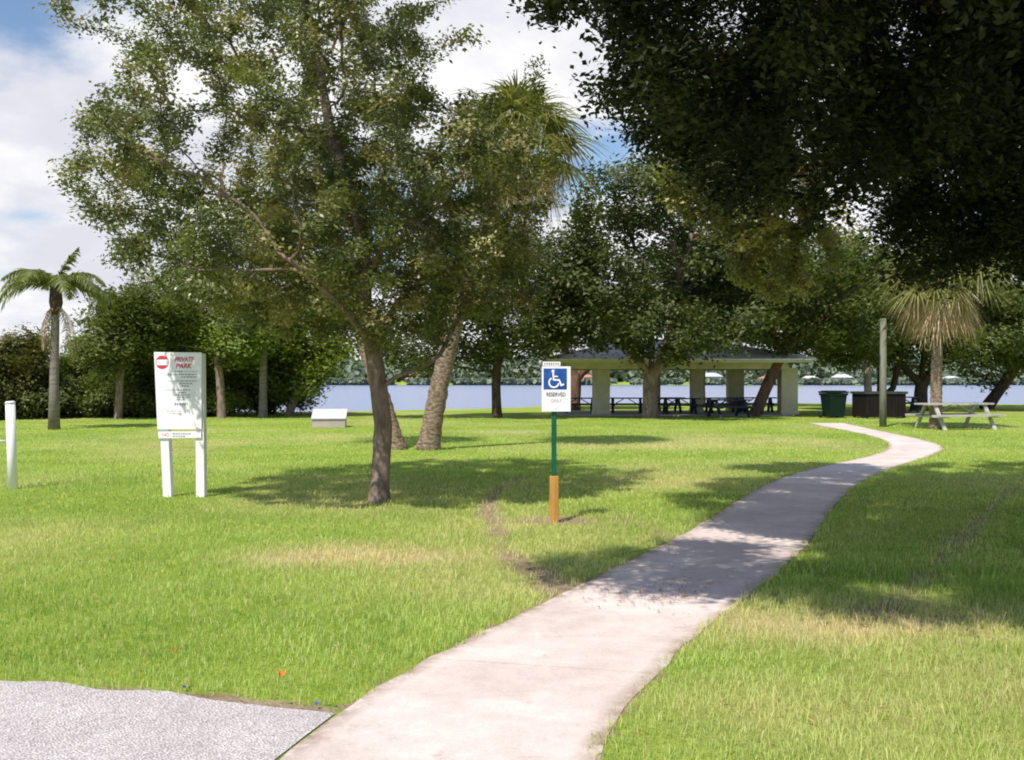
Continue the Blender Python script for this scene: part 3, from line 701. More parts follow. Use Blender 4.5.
# ------------------------------------------------------------------ palms
def fan_frond(el, seed, pet=1.0, blade=.95, nseg=26, droop=.5, fold=.25, wid=.05):
    rs = np.random.RandomState(seed); V = []; Fq = []
    e = R(el); d = Vector((math.cos(e), 0, math.sin(e)))
    def pt(t): return d * (pet * t) + Vector((0, 0, -droop * .35 * pet * t * t))
    prev = None
    for t in np.linspace(0, 1.0, 6):
        c = pt(t); wq = .03 * (1 - .6 * t)
        r0 = len(V); V += [c + Vector((0, -wq, 0)), c + Vector((0, wq, 0))]
        if prev is not None: Fq.append((prev, prev + 1, r0 + 1, r0))
        prev = r0
    c = pt(1.0); f = (pt(1.0) - pt(.9)).normalized(); s = Vector((0, 1, 0)); u = f.cross(s) * -1
    for k in range(nseg):
        a = R(-125 + 250 * k / (nseg - 1)) + rs.normal(0, .04); L = blade * (.7 + .3 * math.cos(a * .7)) * rs.uniform(.85, 1.1)
        dr = (f * math.cos(a) + s * math.sin(a) + u * fold * abs(math.sin(a))).normalized()
        sd_ = (dr.cross(u)).normalized(); prev = None; dk = droop * rs.uniform(.7, 1.3)
        for j, t in enumerate((0, .3, .6, .82, 1.0)):
            q = c + dr * (L * t) + Vector((0, 0, -dk * L * t ** 2.2)); wq = wid * (.35 + t * 1.6 if t < .4 else 1.35 * (1.05 - t)) * .5
            r0 = len(V); V += [q - sd_ * wq, q + sd_ * wq]
            if prev is not None: Fq.append((prev, prev + 1, r0 + 1, r0))
            prev = r0
    me = bpy.data.meshes.new('frond'); me.from_pydata([tuple(x) for x in V], [], Fq); me.update()
    a = me.attributes.new('rnd', 'FLOAT', 'FACE'); a.data.foreach_set('value', np.clip(rs.rand(len(Fq)), 0, 1).astype(np.float32))
    return me
FAN = {}
for el in (80, 60, 40, 20, 0, -20, -40): FAN[el] = [fan_frond(el, 400 + el + s, droop=.42 + s * .2) for s in (0, 1)]
FAND = {el: [fan_frond(el, 500 + el + s, pet=.85, blade=.85, nseg=20, droop=.6, fold=.45, wid=.05) for s in (0, 1)] for el in (-2, -20, -38)}
for L_ in FAN.values():
    for q in L_: q.materials.append(M['frond'])
for L_ in FAND.values():
    for q in L_: q.materials.append(M['frond_dead'])

def sabal(label, base, top, mid, rb, rt, ngreen, ndead, scale, seed, bark='palm_bark', group=None):
    rs = random.Random(seed); t = thing('sabal_palm', label, 'palm', base, 0, group)
    b = Vector(base); T = Vector(top) - b; Mm = Vector(mid) - b
    pts = []; rr = []; n = 46
    for i in range(n + 1):
        q = i / n; p = Mm * 2 * q * (1 - q) + T * q * q + Vector((0, 0, -.05 * (1 - q)))
        pts.append(p); rr.append((rb + (rt - rb) * q) * (1 + .28 * math.exp(-q * 14)) * (1.0 + .055 * (1 if i % 2 else -1)))
    MB().tube(pts, rr, 14, jit=.045).build('trunk', M[bark], t)
    top_l = pts[-1]
    MB().tube([top_l - Vector((0, 0, .35)), top_l, top_l + Vector((0, 0, .4)), top_l + Vector((0, 0, .7))], [rt * 1.15, rt * 1.3, rt * .8, .03], 10, jit=.12).build('crown_heart', M['palm_bark'], t)
    for i in range(ngreen):
        q = (i + .5) / ngreen; el = 85 - 84 * q ** .9; key = min(FAN, key=lambda k: abs(k - el))
        o = link('frond', rs.choice(FAN[key]), None, t); o.location = top_l + Vector((0, 0, .35 - .45 * q)); o.rotation_euler = (rs.uniform(-.2, .2), rs.uniform(-.12, .12), i * 2.399 + rs.uniform(-.3, .3)); s = scale * rs.uniform(.9, 1.12); o.scale = (s, s, s)
    for i in range(ndead):
        key = rs.choice(list(FAND)); o = link('dead_frond', rs.choice(FAND[key]), None, t); o.location = top_l + Vector((0, 0, -.1 - .25 * rs.random()))
        o.rotation_euler = (rs.uniform(-.2, .2), rs.uniform(-.15, .15), i * 2.399 + rs.uniform(-.4, .4)); s = scale * rs.uniform(.72, .9); o.scale = (s, s, s)
    return t
gx, gd = G(428, 450)
def tip(px, py, d): q = AT(px, py, d); return (q.x, q.y, q.z)
sabal('leaning cabbage palm with thick textured trunk rising right behind the main oak', (gx, gd, 0), tip(518, 152, gd), tip(449, 300, gd), .225, .16, 52, 26, 1.12, 1)
gx, gd = G(397, 449.5)
sabal('cabbage palm leaning left, its trunk base peeking out right of the main oak trunk', (gx, gd, 0), tip(318, 190, gd), tip(375, 370, gd), .21, .16, 26, 10, 1.05, 2)
gx, gd = G(936, 429)
sabal('cabbage palm with a heavy skirt of dead tan fronds behind the pale picnic table', (gx, gd, 0), tip(940, 278, gd), tip(936, 350, gd), .185, .155, 50, 46, 1.24, 3)
gx, gd = G(263, 417.5)
sabal('straight bare grey palm trunk before the thicket, right of the notice board', (gx, gd, 0), tip(265, 262, gd), tip(263, 340, gd), .17, .15, 18, 6, 1.2, 4, bark='palm_grey')

def pinnate(el, seed, L=2.3, curve=1.5, dead=False):
    rs = np.random.RandomState(seed); V = []; Fq = []; p = Vector((0, 0, 0)); e = R(el); n = 22; prev = None; pts = []
    for i in range(n + 1):
        pts.append(p.copy()); p = p + Vector((math.cos(e), 0, math.sin(e))) * (L / n); e = max(e - R(curve * 90) / n, R(-88))
    for i, q in enumerate(pts):
        wq = .028 * (1 - .8 * i / n); r0 = len(V); V += [q + Vector((0, -wq, .01)), q + Vector((0, wq, .01))]
        if prev is not None: Fq.append((prev, prev + 1, r0 + 1, r0))
        prev = r0
    m_ = 64 if not dead else 16
    for k in range(m_):
        t = .12 + .88 * k / m_; i = min(int(t * n), n - 1); q = pts[i].lerp(pts[i + 1], t * n - i); tg = (pts[i + 1] - pts[i]).normalized()
        for sgn in (-1, 1):
            ll = (.42 if not dead else .2) * math.sin(math.pi * min(1, .18 + t * .85)) ** .6 * rs.uniform(.75, 1.15) + .05
            d = (Vector((0, sgn, 0)) * rs.uniform(.5, .9) + tg * .55 + Vector((0, 0, rs.uniform(-.5, .25)))).normalized(); prev = None
            for t2 in (0, .5, 1):
                z = q + d * ll * t2 + Vector((0, 0, -.35 * ll * t2 * t2)); wq = .026 * (1, .9, .1)[int(t2 * 2)]; sd_ = tg * wq
                r0 = len(V); V += [z - sd_, z + sd_]
                if prev is not None: Fq.append((prev, prev + 1, r0 + 1, r0))
                prev = r0
    me = bpy.data.meshes.new('frond'); me.from_pydata([tuple(x) for x in V], [], Fq); me.update()
    a = me.attributes.new('rnd', 'FLOAT', 'FACE'); a.data.foreach_set('value', rs.rand(len(Fq)).astype(np.float32))
    me.materials.append(M['frond_dead'] if dead else M['frond_queen']); return me
gx, gd = G(54, 429.5)
t = thing('feather_palm', 'feather palm with drooping fronds and thin grey trunk left of the info sign', 'palm', (gx, gd, 0))
pts = [Vector(((0, .0, .02, .05, .06)[i], 0, z)) for i, z in enumerate((-.05, 1.2, 2.4, 3.6, 4.4))]
MB().tube(pts, [.19, .145, .135, .125, .13], 12, jit=.05).build('trunk', M['palm_grey'], t)
MB().tube([(.06, 0, 3.7), (.06, 0, 4.1), (.07, 0, 4.6), (.08, 0, 5.0)], [.14, .2, .17, .05], 10, jit=.15).build('crown_heart', M['bark_dark'], t)
rs = random.Random(12)
for az, el, L in ((180, 42, 2.1), (165, 58, 2.0), (205, 30, 1.9), (188, 66, 1.8), (5, 40, 1.9), (-20, 52, 1.8), (25, 30, 1.9), (-5, 62, 1.7), (0, 80, 1.35), (95, 50, 1.8), (130, 60, 1.7), (60, 45, 1.8), (-60, 50, 1.8), (-95, 60, 1.8), (-130, 50, 1.9)):
    o = link('frond', pinnate(el, rs.randint(0, 999), L * 1.15, 1.35 if el < 75 else .4), None, t); o.location = (.07, 0, 4.55); o.rotation_euler = (rs.uniform(-.2, .2), 0, R(az + rs.uniform(-6, 6)))
for az in (170, 195, 230, 10, 40, -30, 150):
    o = link('dead_frond', pinnate(-40, rs.randint(0, 999), 1.7, .7, True), None, t); o.location = (.06, 0, 4.1); o.rotation_euler = (0, rs.uniform(0, .2), R(az))

# ------------------------------------------------------------------ signs and posts
def text_mesh(s, size, m, parent, loc, name='lettering', shear=0, align='CENTER', bold=.0, sx=1.0):
    cu = bpy.data.curves.new('text', 'FONT'); cu.body = s; cu.size = size; cu.shear = shear; cu.align_x = align; cu.align_y = 'CENTER'; cu.extrude = .0008; cu.offset = bold
    ob = bpy.data.objects.new('text', cu); C.objects.link(ob)
    dg = bpy.context.evaluated_depsgraph_get(); me = bpy.data.meshes.new_from_object(ob.evaluated_get(dg)); bpy.data.objects.remove(ob); me.materials.clear()
    o = link(name, me, m, parent); o.location = loc; o.rotation_euler = (R(90), 0, 0); o.scale = (sx, 1, 1); return o
def disc(mb, cx_, cz, y, r, n=28, a0=0, a1=360, r0=0):
    vs = []; fs = []
    for i in range(n + 1):
        a = R(a0 + (a1 - a0) * i / n); vs += [(cx_ + r * math.cos(a), y, cz + r * math.sin(a)), (cx_ + r0 * math.cos(a), y, cz + r0 * math.sin(a))]
    for i in range(n): fs.append((2 * i, 2 * i + 1, 2 * i + 3, 2 * i + 2))
    mb.add(vs, fs); return mb
def stroke(mb, pts, wd, y):
    for a, b in zip(pts[:-1], pts[1:]):
        a = Vector((a[0], 0, a[1])); b = Vector((b[0], 0, b[1])); d = (b - a).normalized(); n = Vector((-d.z, 0, d.x)) * wd / 2
        e = d * wd * .3; q = [a - e + n, a - e - n, b + e - n, b + e + n]; mb.add([(p.x, y, p.z) for p in q], [(0, 1, 2, 3)])
        y -= .0004
    return mb

# accessible parking sign
gx, gd = G(554, 522); k = gd / F
t = thing('parking_sign', 'blue and white wheelchair sign on a green post with timber stub', 'sign', (gx, gd, 0), R(2))
MB().box((0, 0, .24), (.098, .09, .56)).build('timber_stub', M['raw_wood'], t, .006)
mb = MB(); mb.box((0, -.012, 1.1), (.012 + .03, .008, 1.2)); mb.box((-.024, .0, 1.1), (.008, .03, 1.2)); mb.box((.024, .0, 1.1), (.008, .03, 1.2))
mb.build('green_post', M['green_post'], t)
cxs = .022; zt, zb_ = 1.752, 1.245; zc = (zt + zb_) / 2
pn = MB().box((cxs, -.04, zc), (.325, .006, zt - zb_)).build('sign_panel', M['sign_white'], t, .002)
MB().box((cxs - .012, -.0445, 1.612), (.262, .003, .235)).build('blue_field', M['sign_blue'], pn)
mb = MB(); Y0 = -.0475; s = .0010; ox, oz = cxs - .015, 1.612
P_ = lambda u, v_: (ox + u, oz + v_)
disc(mb, ox - .022, oz + .088, Y0, .017)
stroke(mb, [P_(-.02, .066), P_(-.014, -.01), P_(.048, -.012), P_(.07, -.072), P_(.098, -.06)], .019, Y0)
stroke(mb, [P_(-.016, .03), P_(.03, .028)], .014, Y0 - .002)
disc(mb, ox - .012, oz - .04, Y0 - .003, .063, 26, 118, 352, .045)
mb.build('wheelchair_symbol', M['sign_white'], pn)
text_mesh('RESERVED', .062, M['black'], pn, (cxs - .003, -.0445, 1.435), bold=.001, sx=.78)
text_mesh('ONLY', .055, M['grey_ink'], pn, (cxs, -.0445, 1.365), bold=.0, sx=.85)
mb = MB()
for u, v_ in ((cxs, zt - .02), (cxs, zb_ + .03)): mb.tube([(u, -.042, v_), (u, -.048, v_)], .006, 8)
mb.build('bolt', M['grey_ink'], pn)
pl = MB().box((-.03, -.03, 1.782), (.20, .004, .048)).build('small_placard', M['sign_white'], t)
mb = MB()
for i in range(7): mb.box((-.105 + i * .025, -.0335, 1.782), (.016, .002, .022))
mb.build('placard_marks', M['grey_ink'], pl)

# rules sign
t = thing('information_sign', 'white park rules notice board on two white posts with red disc and red heading', 'sign', (-4.5, 13.65, 0), R(-3))
k = 13.65 / F; U = lambda px: (px - 512) * k + 4.5; W_ = lambda py: EYE - (py - HZ) * k
lp = MB(); lp.bar((U(167), .06, -.1), (U(160), .06, W_(353.5)), .11, .118); lp.build('post', M['white_paint'], t, .006)
rp = MB(); rp.bar((U(200.5), .06, -.1), (U(199), .06, W_(353.5)), .11, .118); rp.build('post', M['white_paint'], t, .006)
def slab(pts, y0, y1):
    n = len(pts); vs = [(u, y0, z) for u, z in pts] + [(u, y1, z) for u, z in pts]
    fs = [tuple(range(n))[::-1], tuple(range(n, 2 * n))] + [(i, (i + 1) % n, n + (i + 1) % n, n + i) for i in range(n)]
    return MB().add(vs, fs)
pn = slab([(U(154), W_(352)), (U(157.5), W_(429.3)), (U(202.5), W_(429)), (U(202.5), W_(352.6))], -.022, -.004).build('notice_panel', M['sign_white'], t)
st_ = slab([(U(158), W_(431.6)), (U(158.5), W_(438.4)), (U(202), W_(437.6)), (U(202), W_(431.2))], -.02, -.006).build('lower_strip', M['sign_white'], t)
mb = MB(); cx_, cz = U(162.5), W_(362.3)
disc(mb, cx_, cz, -.0245, .092, 16, 24, 156, 0); disc(mb, cx_, cz, -.0245, .092, 16, 204, 336, 0)
# trim the wedges into caps: chords
mb2 = MB(); r = .09
for sgn in (1, -1):
    vs = []
    for i in range(15):
        a = R(26 + 128 * i / 14); vs.append((cx_ + r * math.cos(a), -.0245, cz + sgn * r * math.sin(a)))
    mb2.add(vs, [tuple(range(15)) if sgn < 0 else tuple(range(15))[::-1]])
mb2.build('red_disc', M['red'], pn)
ringm = MB(); disc(ringm, cx_, cz, -.0235, .094, 40, 0, 360, .082); ringm.build('disc_ring', M['pink'], pn)
text_mesh('PRIVATE', .088, M['red'], pn, (U(184.5), -.0245, W_(359.6)), shear=.25, sx=.80, bold=.002)
text_mesh('PARK', .088, M['red'], pn, (U(184), -.0245, W_(366.2)), shear=.25, sx=1.0, bold=.002)
rs = random.Random(4)
mb = MB(); mp = MB()
for py, x0, x1, mt in ((371.5, 175, 182, mb), (371.5, 184, 198, mp), (374.5, 168, 196, mb), (377, 182, 197, mb), (381, 168, 180, mp), (381, 181, 196, mb), (383.6, 180, 192, mb), (386, 182, 188, mb), (390, 166, 176, mp), (390, 177, 191, mb), (392.6, 179, 186, mb), (395, 176, 191, mb), (397.3, 177, 190, mb), (399.6, 177, 185, mb), (404, 175, 187, mb), (411, 167, 180, mp), (413.5, 169, 181, mp)):
    u = x0
    while u < x1:
        wd = rs.uniform(1.0, 3.2); mt.box((U(u + wd / 2), -.0235, W_(py)), (wd * k, .002, .016 if py != 404 else .032)); u += wd + .7
rl = mb.build('rule_lines', M['grey_ink'], pn); rl['kind'] = 'stuff'; mp.build('faded_lines', M['pale_ink'], pn)['kind'] = 'stuff'
text_mesh('NO', .062, M['pink'], st_, (U(166), -.0215, W_(434.8)), bold=.001)
mb = MB()
for py, x0, x1 in ((433.6, 173, 190), (436.2, 173, 186)):
    u = x0
    while u < x1:
        wd = rs.uniform(1.0, 2.6); mb.box((U(u + wd / 2), -.0215, W_(py)), (wd * k, .002, .02)); u += wd + .6
mb.build('strip_lines', M['grey_ink'], st_)

# white post
gx, gd = G(13, 489)
t = thing('white_post', 'plain white round bollard post leaning slightly at the left edge of the lawn', 'post', (gx, gd, 0))
MB().tube([(0, 0, -.1), (-.04, 0, 1.255)], .067, 20).build('shaft', M['white_paint'], t)
MB().tube([(-.04, 0, 1.25), (-.041, 0, 1.275), (-.042, 0, 1.29)], [.071, .071, .055], 20).build('cap', M['white_paint'], t)

# low white rail left of it
gx, gd = G(-24, 446)
t = thing('low_rail', 'low white horizontal rail at the far left edge behind the white post', 'rail', (gx, gd, 0))
MB().tube([(-1.2, 0, .12), (.72, 0, .12)], .028, 8).build('rail', M['white_paint'], t)
for u in (-.9, .1): MB().tube([(u, 0, -.05), (u, 0, .1)], .022, 8).build('stub', M['white_paint'], t)

# timber pole by the skirted palm
gx, gd = G(883, 427)
t = thing('wooden_pole', 'weathered round wooden pole standing left of the skirted palm by the path', 'pole', (gx, gd, 0))
MB().tube([(0, 0, -.1), (-.0, 0, 1.5), (0.01, 0, 3.65)], [.122, .112, .10], 14, jit=.02).build('shaft', M['pole_wood'], t)
MB().tube([(0.01, 0, 3.65), (0.01, 0, 3.69)], [.107, .09], 14).build('cap', M['grey_wood'], t)
MB().box((-.13, -.05, 2.35), (.03, .03, .25)).build('bracket', M['dark_metal'], t)

# pale box on the lakeshore
gx, gd = G(329.5, 427)
t = thing('storage_box', 'low pale box with sloping lid on the grass at the lake edge', 'box', (gx, gd, 0), R(6))
bw = 1.1
pts = [(-.4, 0), (.4, 0), (.4, .56), (-.36, .30), (-.4, .28)]
def prism(pts, x0, x1):
    n = len(pts); vs = [(x0, y, z) for y, z in pts] + [(x1, y, z) for y, z in pts]
    return MB().add(vs, [tuple(range(n))[::-1], tuple(range(n, 2 * n))] + [(i, (i + 1) % n, n + (i + 1) % n, n + i) for i in range(n)])
prism(pts, -bw / 2, bw / 2).build('body', M['box_body'], t)
prism([(-.44, .285), (-.44, .315), (.43, .605), (.43, .572)], -bw / 2 - .03, bw / 2 + .03).build('lid', M['box_lid'], t)

# wheeled bin
gx, gd = G(833.5, 418)
t = thing('wheeled_bin', 'dark green wheeled rubbish bin at the far end of the path', 'bin', (gx, gd, 0), R(14))
MB().box((0, 0, .53), (.84, .78, .96), taper=.78).build('body', M['bin_green'], t, .04)
MB().box((0, 0, 1.0), (.9, .84, .09)).build('rim', M['bin_green'], t, .02)
lid = MB().box((0, 0, 1.09), (.94, .9, .07)); lid.box((0, 0, 1.135), (.78, .72, .045)); lid.build('lid', M['bin_green'], t, .03)
MB().tube([(-.34, .5, 1.0), (.34, .5, 1.0)], .022, 8).build('handle', M['rubber'], t)
for sx_ in (-1, 1): MB().tube([(sx_ * .36, .34, .13), (sx_ * .44, .34, .13)], .13, 16).build('wheel', M['rubber'], t)

# brown board enclosure
gx, gd = G(884, 418.5)
t = thing('board_enclosure', 'square brown board bin enclosure behind the wooden pole', 'enclosure', (gx, gd + .6, 0), R(8))
Wd, Dp, Hh = 1.75, 1.2, 1.02
for nm, a, b_ in (('front', (-Wd / 2, -Dp / 2), (Wd / 2, -Dp / 2)), ('back', (-Wd / 2, Dp / 2), (Wd / 2, Dp / 2)), ('left', (-Wd / 2, -Dp / 2), (-Wd / 2, Dp / 2)), ('right', (Wd / 2, -Dp / 2), (Wd / 2, Dp / 2))):
    mb = MB(); n = 11 if nm in ('front', 'back') else 8
    for i in range(n):
        q = (i + .5) / n; x = a[0] + (b_[0] - a[0]) * q; y = a[1] + (b_[1] - a[1]) * q; wq = (Wd if nm in ('front', 'back') else Dp) / n - .015
        mb.box((x, y, Hh / 2 + .03), (wq, .03, Hh - .06) if nm in ('front', 'back') else (.03, wq, Hh - .06))
    mb.build('board_panel', M['brown_wood'], t)
for sx_ in (-1, 1):
    for sy_ in (-1, 1): MB().box((sx_ * (Wd / 2 - .06), sy_ * (Dp / 2 - .06), Hh / 2), (.085, .085, Hh)).build('corner_post', M['brown_wood'], t)
mb = MB()
for sy_ in (-1, 1): mb.box((0, sy_ * Dp / 2, Hh + .05), (Wd + .14, .14, .1))
for sx_ in (-1, 1): mb.box((sx_ * Wd / 2, 0, Hh + .05), (.14, Dp - .145, .1))
mb.build('top_rim', M['dark_wood'], t)

# ------------------------------------------------------------------ picnic tables
def picnic(label, loc, rz, L=1.85, top='grey_wood', frame='grey_wood', group=None, H=.76, planks=5):
    t = thing('picnic_table', label, 'picnic table', loc, rz, group)
    mb = MB(); wq = .76 / planks
    for i in range(planks): mb.box((0, -.38 + wq * (i + .5), H - .02), (L, wq - .012, .05))
    mb.build('tabletop', M[top], t)
    for s_ in (-1, 1):
        mb = MB()
        for j in range(2): mb.box((0, s_ * (.6 + .145 * j - .0), .45), (L + (.12 if s_ < 0 else 0), .15, .06))
        mb.build('bench', M[top], t)
    for u in (-1, 1):
        x = u * (L / 2 - .3); mb = MB()
        mb.bar((x, -.72, -.02), (x, -.24, H - .045), .12, .06); mb.bar((x + .048, .72, -.02), (x + .048, .24, H - .045), .12, .06)
        mb.bar((x + .024, -.8, .405), (x + .024, .8, .405), .14, .045); mb.bar((x + .02, -.34, H - .06), (x + .02, .34, H - .06), .05, .04)
        mb.build('a_frame', M[frame], t)
    mb = MB()
    for u in (-1, 1): mb.bar((u * (L / 2 - .34), 0, .42), (u * .12, 0, H - .06), .07, .04)
    mb.build('brace', M[frame], t)
    return t
p0 = G(962, 429.5)
picnic('pale weathered picnic table on the grass under the skirted palm', (p0[0], p0[1] + .55, 0), R(17), 2.55, H=.84)
g = 'dark picnic tables under the pavilion roof'
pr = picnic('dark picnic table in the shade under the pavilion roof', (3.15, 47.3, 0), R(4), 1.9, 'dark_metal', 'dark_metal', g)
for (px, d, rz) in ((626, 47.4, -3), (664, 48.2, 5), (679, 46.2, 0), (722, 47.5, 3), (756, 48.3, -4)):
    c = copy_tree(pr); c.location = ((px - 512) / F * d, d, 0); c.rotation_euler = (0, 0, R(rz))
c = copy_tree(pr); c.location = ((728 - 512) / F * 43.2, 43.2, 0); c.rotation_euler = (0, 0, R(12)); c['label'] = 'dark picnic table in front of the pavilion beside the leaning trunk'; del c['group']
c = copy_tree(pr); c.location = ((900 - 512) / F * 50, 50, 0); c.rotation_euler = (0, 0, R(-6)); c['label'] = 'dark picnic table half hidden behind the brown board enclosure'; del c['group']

# ------------------------------------------------------------------ pavilion
t = thing('pavilion', 'open cream pavilion with grey hipped roof beside the lake', 'pavilion', (7.6, 47.2, 0))
ox, oy = 7.6, 47.2
PX = lambda px, d: (px - 512) / F * d - ox
x0, x1, y0, y1 = PX(547, 43.6), PX(812, 43.6), 43.6 - oy, 51.2 - oy
MB().box(((x0 + x1) / 2, (y0 + y1) / 2, .0), (x1 - x0 - 1.2, y1 - y0 - 1.2, .12)).build('floor_slab', M['slab'], t)
cols = [(601, 45), (787.5, 45), (652, 49.6), (735, 49.6), (696.5, 47.3)]
for i, (px, d) in enumerate(cols):
    wq = .74 if i not in (4,) else .56
    mb = MB(); mb.box((PX(px, d), d - oy, 1.1), (wq, wq, 2.1)); mb.box((PX(px, d), d - oy, .14), (wq + .06, wq + .06, .16)); 
    mb.build('column', M['cream'], t, .015)
ez = 2.44
mb = MB(); i_ = .85
mb.box(((x0 + x1) / 2, y0 + i_, 2.235), (x1 - x0 - 2 * i_, .3, .3)); mb.box(((x0 + x1) / 2, y1 - i_, 2.235), (x1 - x0 - 2 * i_, .3, .3))
mb.box((x0 + i_, (y0 + y1) / 2, 2.235), (.3, y1 - y0 - 2 * i_ - .31, .3)); mb.box((x1 - i_, (y0 + y1) / 2, 2.235), (.3, y1 - y0 - 2 * i_ - .31, .3))
mb.build('eave_beam', M['cream'], t, .01)
mb = MB(); mb.box(((x0 + x1) / 2, (y0 + y1) / 2, ez - .03), (x1 - x0 - .1, y1 - y0 - .1, .04)); mb.build('soffit', M['soffit'], t)
mb = MB(); f = .12
mb.box(((x0 + x1) / 2, y0, ez), (x1 - x0, .04, f * 1.3)); mb.box(((x0 + x1) / 2, y1, ez), (x1 - x0, .04, f * 1.3)); mb.box((x0, (y0 + y1) / 2, ez), (.04, y1 - y0 - .05, f * 1.3)); mb.box((x1, (y0 + y1) / 2, ez), (.04, y1 - y0 - .05, f * 1.3))
mb.build('fascia', M['soffit'], t)
mb = MB(); hd = (y1 - y0) / 2 + .12; rx0, rx1 = x0 + hd, x1 - hd; ym = (y0 + y1) / 2; zr = ez + 1.02; e = .12; zt_ = ez + .085
ro = [(x0 - e, y0 - e, zt_), (x1 + e, y0 - e, zt_), (x1 + e, y1 + e, zt_), (x0 - e, y1 + e, zt_), (rx0, ym, zr), (rx1, ym, zr)]
lo_ = [(a, b_, c_ - .06) for a, b_, c_ in ro]
mb.add(ro + lo_, [(0, 1, 5, 4), (1, 2, 5), (2, 3, 4, 5), (3, 0, 4), (0, 6, 7, 1), (1, 7, 8, 2), (2, 8, 9, 3), (3, 9, 6, 0)])
rf = mb.build('roof', M['roof'], t)
mb = MB(); mb.tube([(rx0, ym, zr + .01), (rx1, ym, zr + .01)], .07, 6)
for a, b_ in ((0, 4), (1, 5), (2, 5), (3, 4)): mb.tube([ro[a], ro[b_]], .06, 6)
mb.build('ridge_cap', M['roof'], rf)

# ------------------------------------------------------------------ far shore
def far_wood():
    rs = np.random.RandomState(71); V = []; rnd = []
    for i in range(820):
        x = rs.uniform(-330, 420); low = i >= 420; d = rs.uniform(429, 470) if not low else rs.uniform(420, 422); h = rs.uniform(5.5, 12.5) * (.65 + .7 * float(vnoise(np.array([x]), np.array([0.]), 45, 72)[0])); r = h * rs.uniform(.55, .95)
        if low:
            h = rs.uniform(.5, 1.2); r = rs.uniform(1.5, 3.5)
        n = int(70 + 14 * h); q = rs.normal(0, 1, (n, 3)); q /= np.linalg.norm(q, axis=1)[:, None]; q *= rs.uniform(.5, 1, n)[:, None]
        dl = .3 if low else 1.
        c = np.stack([x + q[:, 0] * r, d + q[:, 1] * r, .6 + h * .5 + q[:, 2] * h * .52], -1)
        nr = rs.normal(0, 1, (n, 3)) + q; nr /= np.linalg.norm(nr, axis=1)[:, None]; a = np.cross(nr, rs.normal(0, 1, (n, 3))); a /= np.linalg.norm(a, axis=1)[:, None]; b = np.cross(nr, a)
        s_ = rs.uniform(.7, 1.7, n)[:, None]; V.append(np.stack([c - a * s_, c - b * s_, c + a * s_, c + b * s_], 1)); rnd.append(np.clip(rs.rand() * .5 + rs.rand(n) * .5, 0, 1))
    V = np.concatenate(V); return fast_mesh('far_woodland', V.reshape(-1, 3), 4, {'rnd': ('FACE', np.concatenate(rnd)), 'tint': ('FACE', np.concatenate(rnd) * .5)})
M['leaf_far_haze'] = leafmat('leaf_far_haze', (.17, .215, .16), (.25, .29, .205), .1, .8, .1)  # distance haze is mixed into this pale, muted leaf colour
tag(link('far_woodland', far_wood(), M['leaf_far_haze']), 'hazy low woodland lining the far shore of the lake', 'woodland', kind='stuff')
def house(label, px, d, wd, ht, dp, wall, roof, rz=0):
    x = (px - 512) / F * d; t = thing('lakeside_house', label, 'house', (x, d, .45), R(rz), None)
    MB().box((0, 0, ht / 2), (wd, dp, ht)).build('wall', M[wall], t)
    o_ = .5; rh = wd * .2
    vs = [(-wd / 2 - o_, -dp / 2 - o_, ht + .01), (wd / 2 + o_, -dp / 2 - o_, ht + .01), (wd / 2 + o_, dp / 2 + o_, ht + .01), (-wd / 2 - o_, dp / 2 + o_, ht + .01), (-wd / 4, 0, ht + rh), (wd / 4, 0, ht + rh)]
    MB().add(vs, [(0, 1, 5, 4), (1, 2, 5), (2, 3, 4, 5), (3, 0, 4), (3, 2, 1, 0)]).build('roof', M[roof], t)
    n = max(2, int(wd / 2.4))
    for i in range(n): MB().box((-wd / 2 + wd * (i + .5) / n, -dp / 2 - .02, ht * .5), (wd / n * .35, .08, ht * .3)).build('window', M['window'], t)
    return t
house('white house with pale roof across the lake seen between the pavilion columns', 711, 424, 8.0, 2.6, 6, 'house_white', 'roof_grey')
house('low white house across the lake just right of the pavilion', 810, 424, 6.5, 1.6, 5, 'house_white', 'house_white')
house('white hip roofed house across the lake above the green wheeled bin', 841, 423.5, 7.5, 2.2, 6, 'house_white', 'house_white')
house('small pale house across the lake right of the skirted palm trunk', 951, 424, 5.5, 1.8, 5, 'house_white', 'roof_grey', 8)
house('tan house with reddish roof across the lake left of the first pavilion column', 586, 424, 6.5, 2.2, 5, 'house_tan', 'roof_red')
house('low red roofed house across the lake between the main oak and leaning palm trunks', 413, 424, 6.0, 1.5, 5, 'house_tan', 'roof_red')
house('low tan house across the lake seen right of the last pavilion column', 766, 424.5, 5.5, 1.7, 5, 'house_tan', 'roof_red')

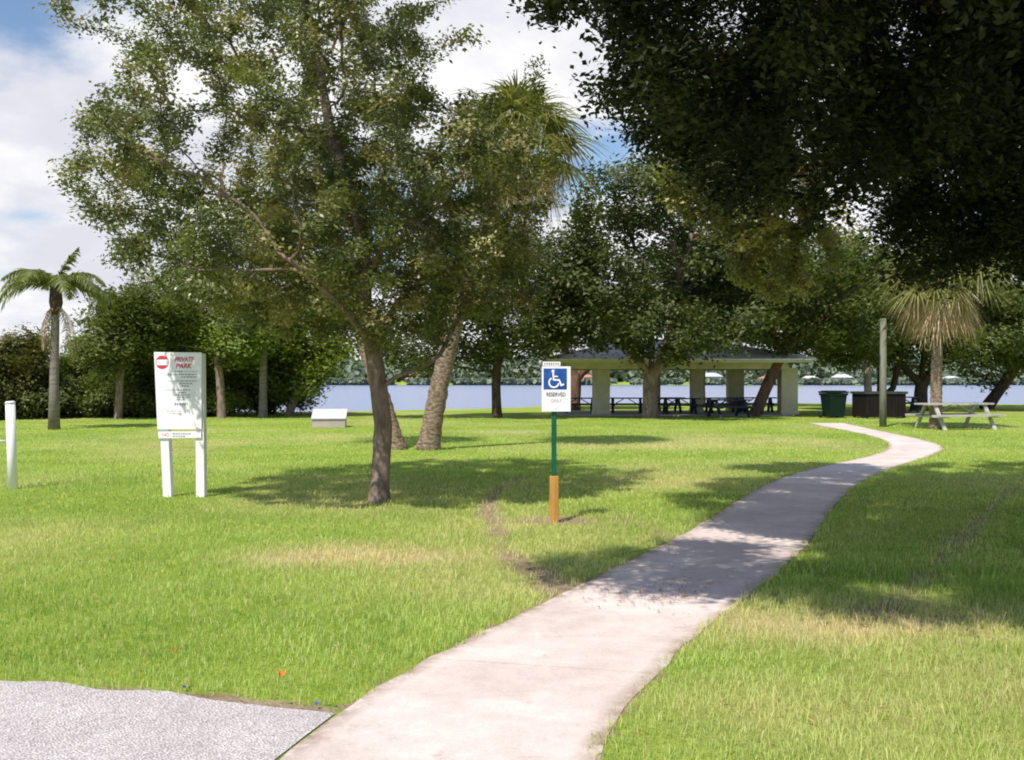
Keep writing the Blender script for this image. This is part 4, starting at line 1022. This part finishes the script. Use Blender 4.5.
# ------------------------------------------------------------------ small litter
rs = np.random.RandomState(91)
def litter():
    V = []
    for cx_, cy_, sx_, sy_, n in ((645, 600, 38, 6, 300), (720, 603, 28, 7, 420), (660, 586, 60, 6, 180), (600, 585, 30, 6, 140), (690, 560, 60, 20, 160)):
        px = rs.normal(cx_, sx_, n); py = np.clip(rs.normal(cy_, sy_, n), 500, 750); d = 1600 / (py - 380); x = (px - 512) / 1000 * d
        ok = on_path(x, d, -.03) & (vnoise(x, d, .28, 95) > .42) & (rs.rand(len(x)) < .8); x = x[ok]; d = d[ok]
        for a, b_ in zip(x, d):
            th = rs.uniform(0, 6.28); l = rs.uniform(.012, .04); w_ = l * .4; z = .018
            u = np.array([math.cos(th), math.sin(th), 0]); v_ = np.array([-u[1], u[0], 0]); c = np.array([a, b_, z])
            V += [c - u * l / 2, c - v_ * w_ / 2 + [0, 0, .006 * rs.rand()], c + u * l / 2 + [0, 0, .006 * rs.rand()], c + v_ * w_ / 2]
    n = 900; y = rs.uniform(4.6, 17, n); x = rs.uniform(-1, 1, n) * .56 * y
    for a, b_ in zip(x, y):
        if on_path(np.array(a), np.array(b_), .02) or on_asphalt(np.array(a), np.array(b_), .0): continue
        th = rs.uniform(0, 6.28); l = rs.uniform(.02, .05); w_ = l * .45; z = rs.uniform(.02, .045)
        u = np.array([math.cos(th), math.sin(th), rs.uniform(-.4, .4)]); v_ = np.array([-u[1], u[0], rs.uniform(-.3, .5)]); c = np.array([a, b_, z])
        V += [c - u * l / 2, c - v_ * w_ / 2, c + u * l / 2, c + v_ * w_ / 2]
    return fast_mesh('leaf_litter', np.array(V), 4)
tag(link('leaf_litter', litter(), M['litter']), 'dry brown leaf litter scattered over the path and lawn', 'leaf litter', kind='stuff')
def leaf_obj(name, label, cat, px, py, size, m, rz, z=.05):
    x, y = G(px, py); n = 9; mb = MB(); vs = [(0, 0, 0)]
    for i in range(n):
        a = 2 * math.pi * i / n; r_ = size * (.75 + .3 * math.cos(3 * a)); vs.append((r_ * math.cos(a), r_ * .8 * math.sin(a), .35 * size * math.cos(a) ** 2 + .01))
    mb.add(vs, [(0, 1 + i, 1 + (i + 1) % n) for i in range(n)])
    o = mb.build(name, M[m]); o.location = (x, y, z); o.rotation_euler = (R(35), R(8), rz); return tag(o, label, cat)
leaf_obj('fallen_leaf', 'larger orange fallen leaf on the grass by the asphalt corner', 'leaf', 281, 684, .030, 'orange_leaf', .4)
leaf_obj('fallen_leaf', 'small orange fallen leaf in the grass left of the larger one', 'leaf', 173, 660, .02, 'orange_leaf', 1.4)
leaf_obj('fallen_flower', 'purple fallen flower at the corner where asphalt meets the path', 'flower', 316, 709, .018, 'purple', .9, .02)
leaf_obj('fallen_flower', 'bluish fallen flower on the asphalt edge, left of the corner', 'flower', 183, 692, .016, 'purple', 2.2, .02)
